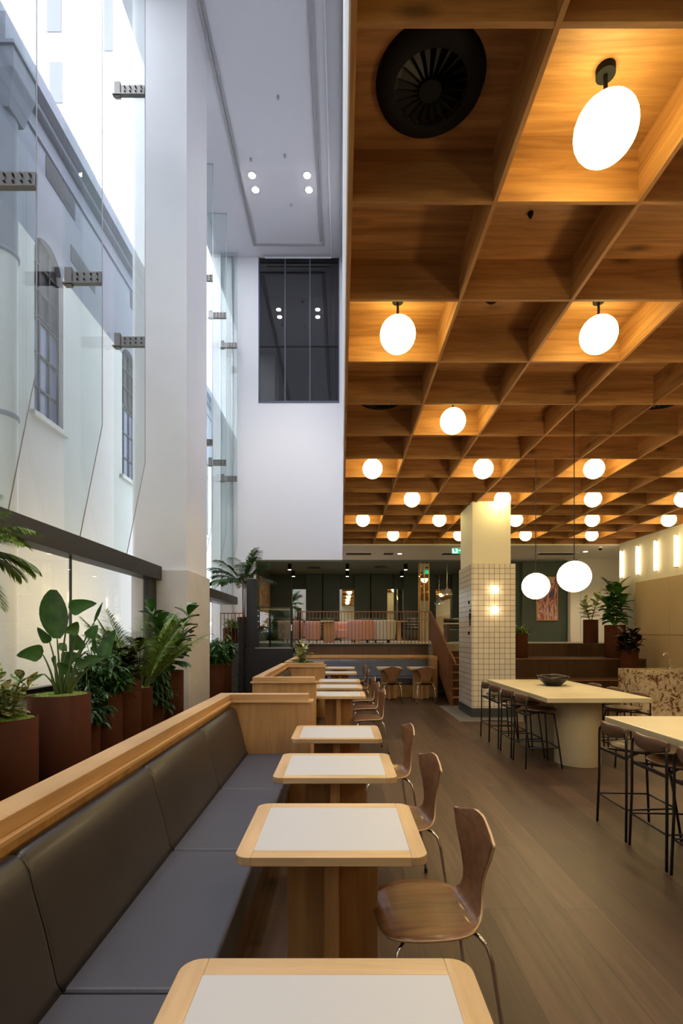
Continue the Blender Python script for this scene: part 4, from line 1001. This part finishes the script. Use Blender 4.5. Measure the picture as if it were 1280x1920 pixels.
# ================================================================== OUTSIDE
o = build('alley_paving', MB().box(-9.5,-4.3,-12,60,-.1,-.01), M['pave']); tag(o, 'paved alley between the glass wall and the neighbouring stone building', 'paving', None, 'structure')
t = thing('building', 'grey classical stone building with arched windows outside the glass wall', 'building', (-7.2,15,0))
FX = -7.0
wins = [7.5,12.1,16.7,21.3,25.9,30.5]
def arch_header(yc, w, spring, top, n=14):
    poly = [(yc-w-.001,spring),(yc-w-.001,top),(yc+w+.001,top),(yc+w+.001,spring)]
    return poly+[(yc+w*cos(pi*k/n), spring+w*sin(pi*k/n)) for k in range(1, n)]
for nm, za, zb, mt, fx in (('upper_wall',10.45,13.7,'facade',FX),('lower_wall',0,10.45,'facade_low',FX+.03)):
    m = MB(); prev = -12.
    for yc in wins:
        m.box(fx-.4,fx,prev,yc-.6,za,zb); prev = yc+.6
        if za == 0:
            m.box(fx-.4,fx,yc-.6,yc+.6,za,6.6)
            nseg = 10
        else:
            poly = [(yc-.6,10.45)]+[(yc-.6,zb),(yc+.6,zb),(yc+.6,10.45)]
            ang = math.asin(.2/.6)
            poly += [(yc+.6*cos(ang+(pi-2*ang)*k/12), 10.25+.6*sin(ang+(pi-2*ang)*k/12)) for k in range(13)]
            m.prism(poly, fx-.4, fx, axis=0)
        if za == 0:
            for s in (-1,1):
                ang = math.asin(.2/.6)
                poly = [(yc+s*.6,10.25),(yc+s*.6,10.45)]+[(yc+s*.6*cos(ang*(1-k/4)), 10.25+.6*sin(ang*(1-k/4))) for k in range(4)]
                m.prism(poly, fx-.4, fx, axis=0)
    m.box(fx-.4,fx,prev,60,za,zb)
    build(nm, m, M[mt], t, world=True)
build('cornice', MB().box(FX-.4,-6.85,-12,60,13.45,13.6).box(FX-.4,-6.66,-12,60,13.6,13.93).box(FX-.4,-6.95,-12,60,12.95,13.03), M['facade'], t, world=True)
for yc in wins:
    w = build('window', MB().box(FX-.16,FX-.12,yc-.6,yc+.6,6.6,8.9), M['win_blue'], t, world=True)
    poly = [(yc-.6,8.9),(yc+.6,8.9)]+[(yc+.6*cos(pi*k/16), 10.25+.6*sin(pi*k/16)) for k in range(17)]
    build('fanlight', MB().prism(poly, FX-.15, FX-.13, axis=0), M['win_dark'], w, world=True)
    m = MB()
    for y in (-.58,-.2,.2,.58): m.box(FX-.12,FX-.08,yc+y-.025,yc+y+.025,6.6,10.2+(.5 if abs(y) < .3 else 0))
    for z in (6.63,7.3,8.1,8.9,9.0,9.6,10.2): m.box(FX-.12,FX-.08,yc-.6,yc+.6,z-.025,z+.025)
    build('glazing_bars', m, M['win_blue'] if 0 else M['win_dark'], w, world=True)
    build('sill', MB().box(FX-.3,FX+.12,yc-.72,yc+.72,6.48,6.6), M['facade_low'], t, world=True)
for (y0, y1, z0, z1) in ((12.0,13.3,12.38,12.88),(13.1,14.4,11.2,11.62),(16.8,18.1,12.38,12.88),(17.8,19.1,11.2,11.62),(7.4,8.7,12.38,12.88)):
    build('attic_recess_shade', MB().box(FX-.02,FX+.012,y0,y1,z0,z1), M['win_dark'], t, world=True)  # flat dark panels; the shade of the recessed openings is in their colour
c = build('engaged_column', MB().cyl((-6.76,10.05,0),.30,9.05,11.85,28), M['facade'], t, world=True)
build('lower_shaft', MB().cyl((-6.76,10.05,0),.30,0,9.05,28), M['facade_low'], c, world=True)
m = MB().box(FX,-6.28,9.7,10.4,12.42,12.83).box(FX,-6.24,9.66,10.44,12.83,12.90).box(FX,-6.5,9.8,10.3,12.9,13.6)
lo = [(FX,9.82),(-6.44,9.82),(-6.44,10.28),(FX,10.28)]; hi = [(FX,9.7),(-6.28,9.7),(-6.28,10.4),(FX,10.4)]
m.add([(x,y,11.77) for x,y in lo]+[(x,y,12.42) for x,y in hi], [(3,2,1,0),(0,1,5,4),(1,2,6,5),(2,3,7,6)])
build('capital', m, M['facade'], c, world=True)
m = MB()
for z in (9.0, 5.8): m.lathe([(.30,z),(.33,z+.02),(.33,z+.08),(.30,z+.1)],(-6.76,10.05,0),28)
build('shaft_rings', m, M['facade'], c, world=True)
for (x0, x1, y, lab, ws) in ((-24.2,-21.8,40,'pale tower far behind, seen in the top left between the glass fins',((-23.2,-22.1,49,52),(-23.0,-21.95,43.4,46.6))),(-18.9,-17.9,40,'slim pale tower with one window near the top left',((-18.7,-18.05,47.5,51.5),))):
    t = thing('tower_building', lab, 'building', ((x0+x1)/2,y+2,0))
    w = build('tower_wall', MB().box(x0,x1,y,y+5,0,60).box(x0-.15,x1+.15,y-.2,y,41,41.3), M['tower'], t, world=True)
    for (a, b, c0, c1) in ws: build('window', MB().box(a,b,y-.08,y-.01,c0,c1), M['tower_glass'], t, world=True)

# ================================================================== LIGHT
w = bpy.data.worlds.new('sky'); SC.world = w; w.use_nodes = True
bg = w.node_tree.nodes['Background']; bg.inputs[0].default_value = (.88,.91,1.0,1); bg.inputs[1].default_value = 5.6
def lamp(kind, name, loc, power, col, rot=(0,0,0), **kw):
    l = bpy.data.lights.new(name, kind); l.energy = power; l.color = col
    for k, v in kw.items(): setattr(l, k, v)
    o = bpy.data.objects.new(name, l); COL.objects.link(o); o.location = loc; o.rotation_euler = rot; return o
for (x, y) in ((-2.42,13.7),(-2.4,14.15),(-.93,13.7),(-.91,14.15),(-2.4,7.0),(-.93,7.0),(-2.4,1.5),(-.93,1.5)):
    lamp('SPOT', 'atrium_spot', (x,y,TOP-.06), 390, (1,.93,.86), spot_size=radians(70), spot_blend=.6, shadow_soft_size=.3)
for y in (1.5, 6.5, 12.5):
    lamp('AREA', 'alley_light', (-4.7,y,2.2), 85, (1,.72,.33), (0,radians(97),0), shape='RECTANGLE', size=.3, size_y=4.)
for (x, y) in ((-1.77,17.3),(.2,17.3),(2.19,17.3),(-1.83,19.3),(.22,19.3),(2.3,19.3),(4.4,18.4),(5.3,17.6)):
    lamp('SPOT', 'lounge_spot', (x,y,3.63), 75, (1,.80,.55), spot_size=radians(95), spot_blend=.7, shadow_soft_size=.05)
for (x, y) in ((1.77,15.4),(7.2,15.2),(4.5,15.2),(8.4,15.2)):
    lamp('SPOT', 'strip_spot', (x,y,3.95), 60, (1,.78,.5), spot_size=radians(110), spot_blend=.8, shadow_soft_size=.05)

for (c, r) in ((1,2),(3,2),(5,2),(1,5),(3,5),(5,5),(7,4),(2,-1),(4,-1)):
    x, y = cell(c, r); lamp('SPOT', 'added_coffer_fill', (x,y,ZC+.2), 60, (1,.80,.56), spot_size=radians(100), spot_blend=.8, shadow_soft_size=.06)  # added unseen spots without fittings, to brighten the floor and its bounce
# ================================================================== CAMERA
cd = bpy.data.cameras.new('camera'); cam = bpy.data.objects.new('camera', cd); COL.objects.link(cam)
cam.location = (0,0,EYE); cam.rotation_euler = (radians(90),0,0)
cd.sensor_fit = 'HORIZONTAL'; cd.sensor_width = 36; cd.lens = 36*F/1280; cd.shift_x = 0; cd.shift_y = (CY-960)/1280
cd.clip_start = .05; cd.clip_end = 300
SC.camera = cam
SC.cycles.transparent_max_bounces = 24
SC.cycles.max_bounces = 8; SC.cycles.diffuse_bounces = 4; SC.cycles.glossy_bounces = 4
SC.cycles.sample_clamp_indirect = 6
SC.cycles.caustics_reflective = False; SC.cycles.caustics_refractive = False
vs = SC.view_settings; vs.view_transform = 'Standard'; vs.look = 'None'; vs.gamma = 1; vs.exposure = .42; vs.use_curve_mapping = False
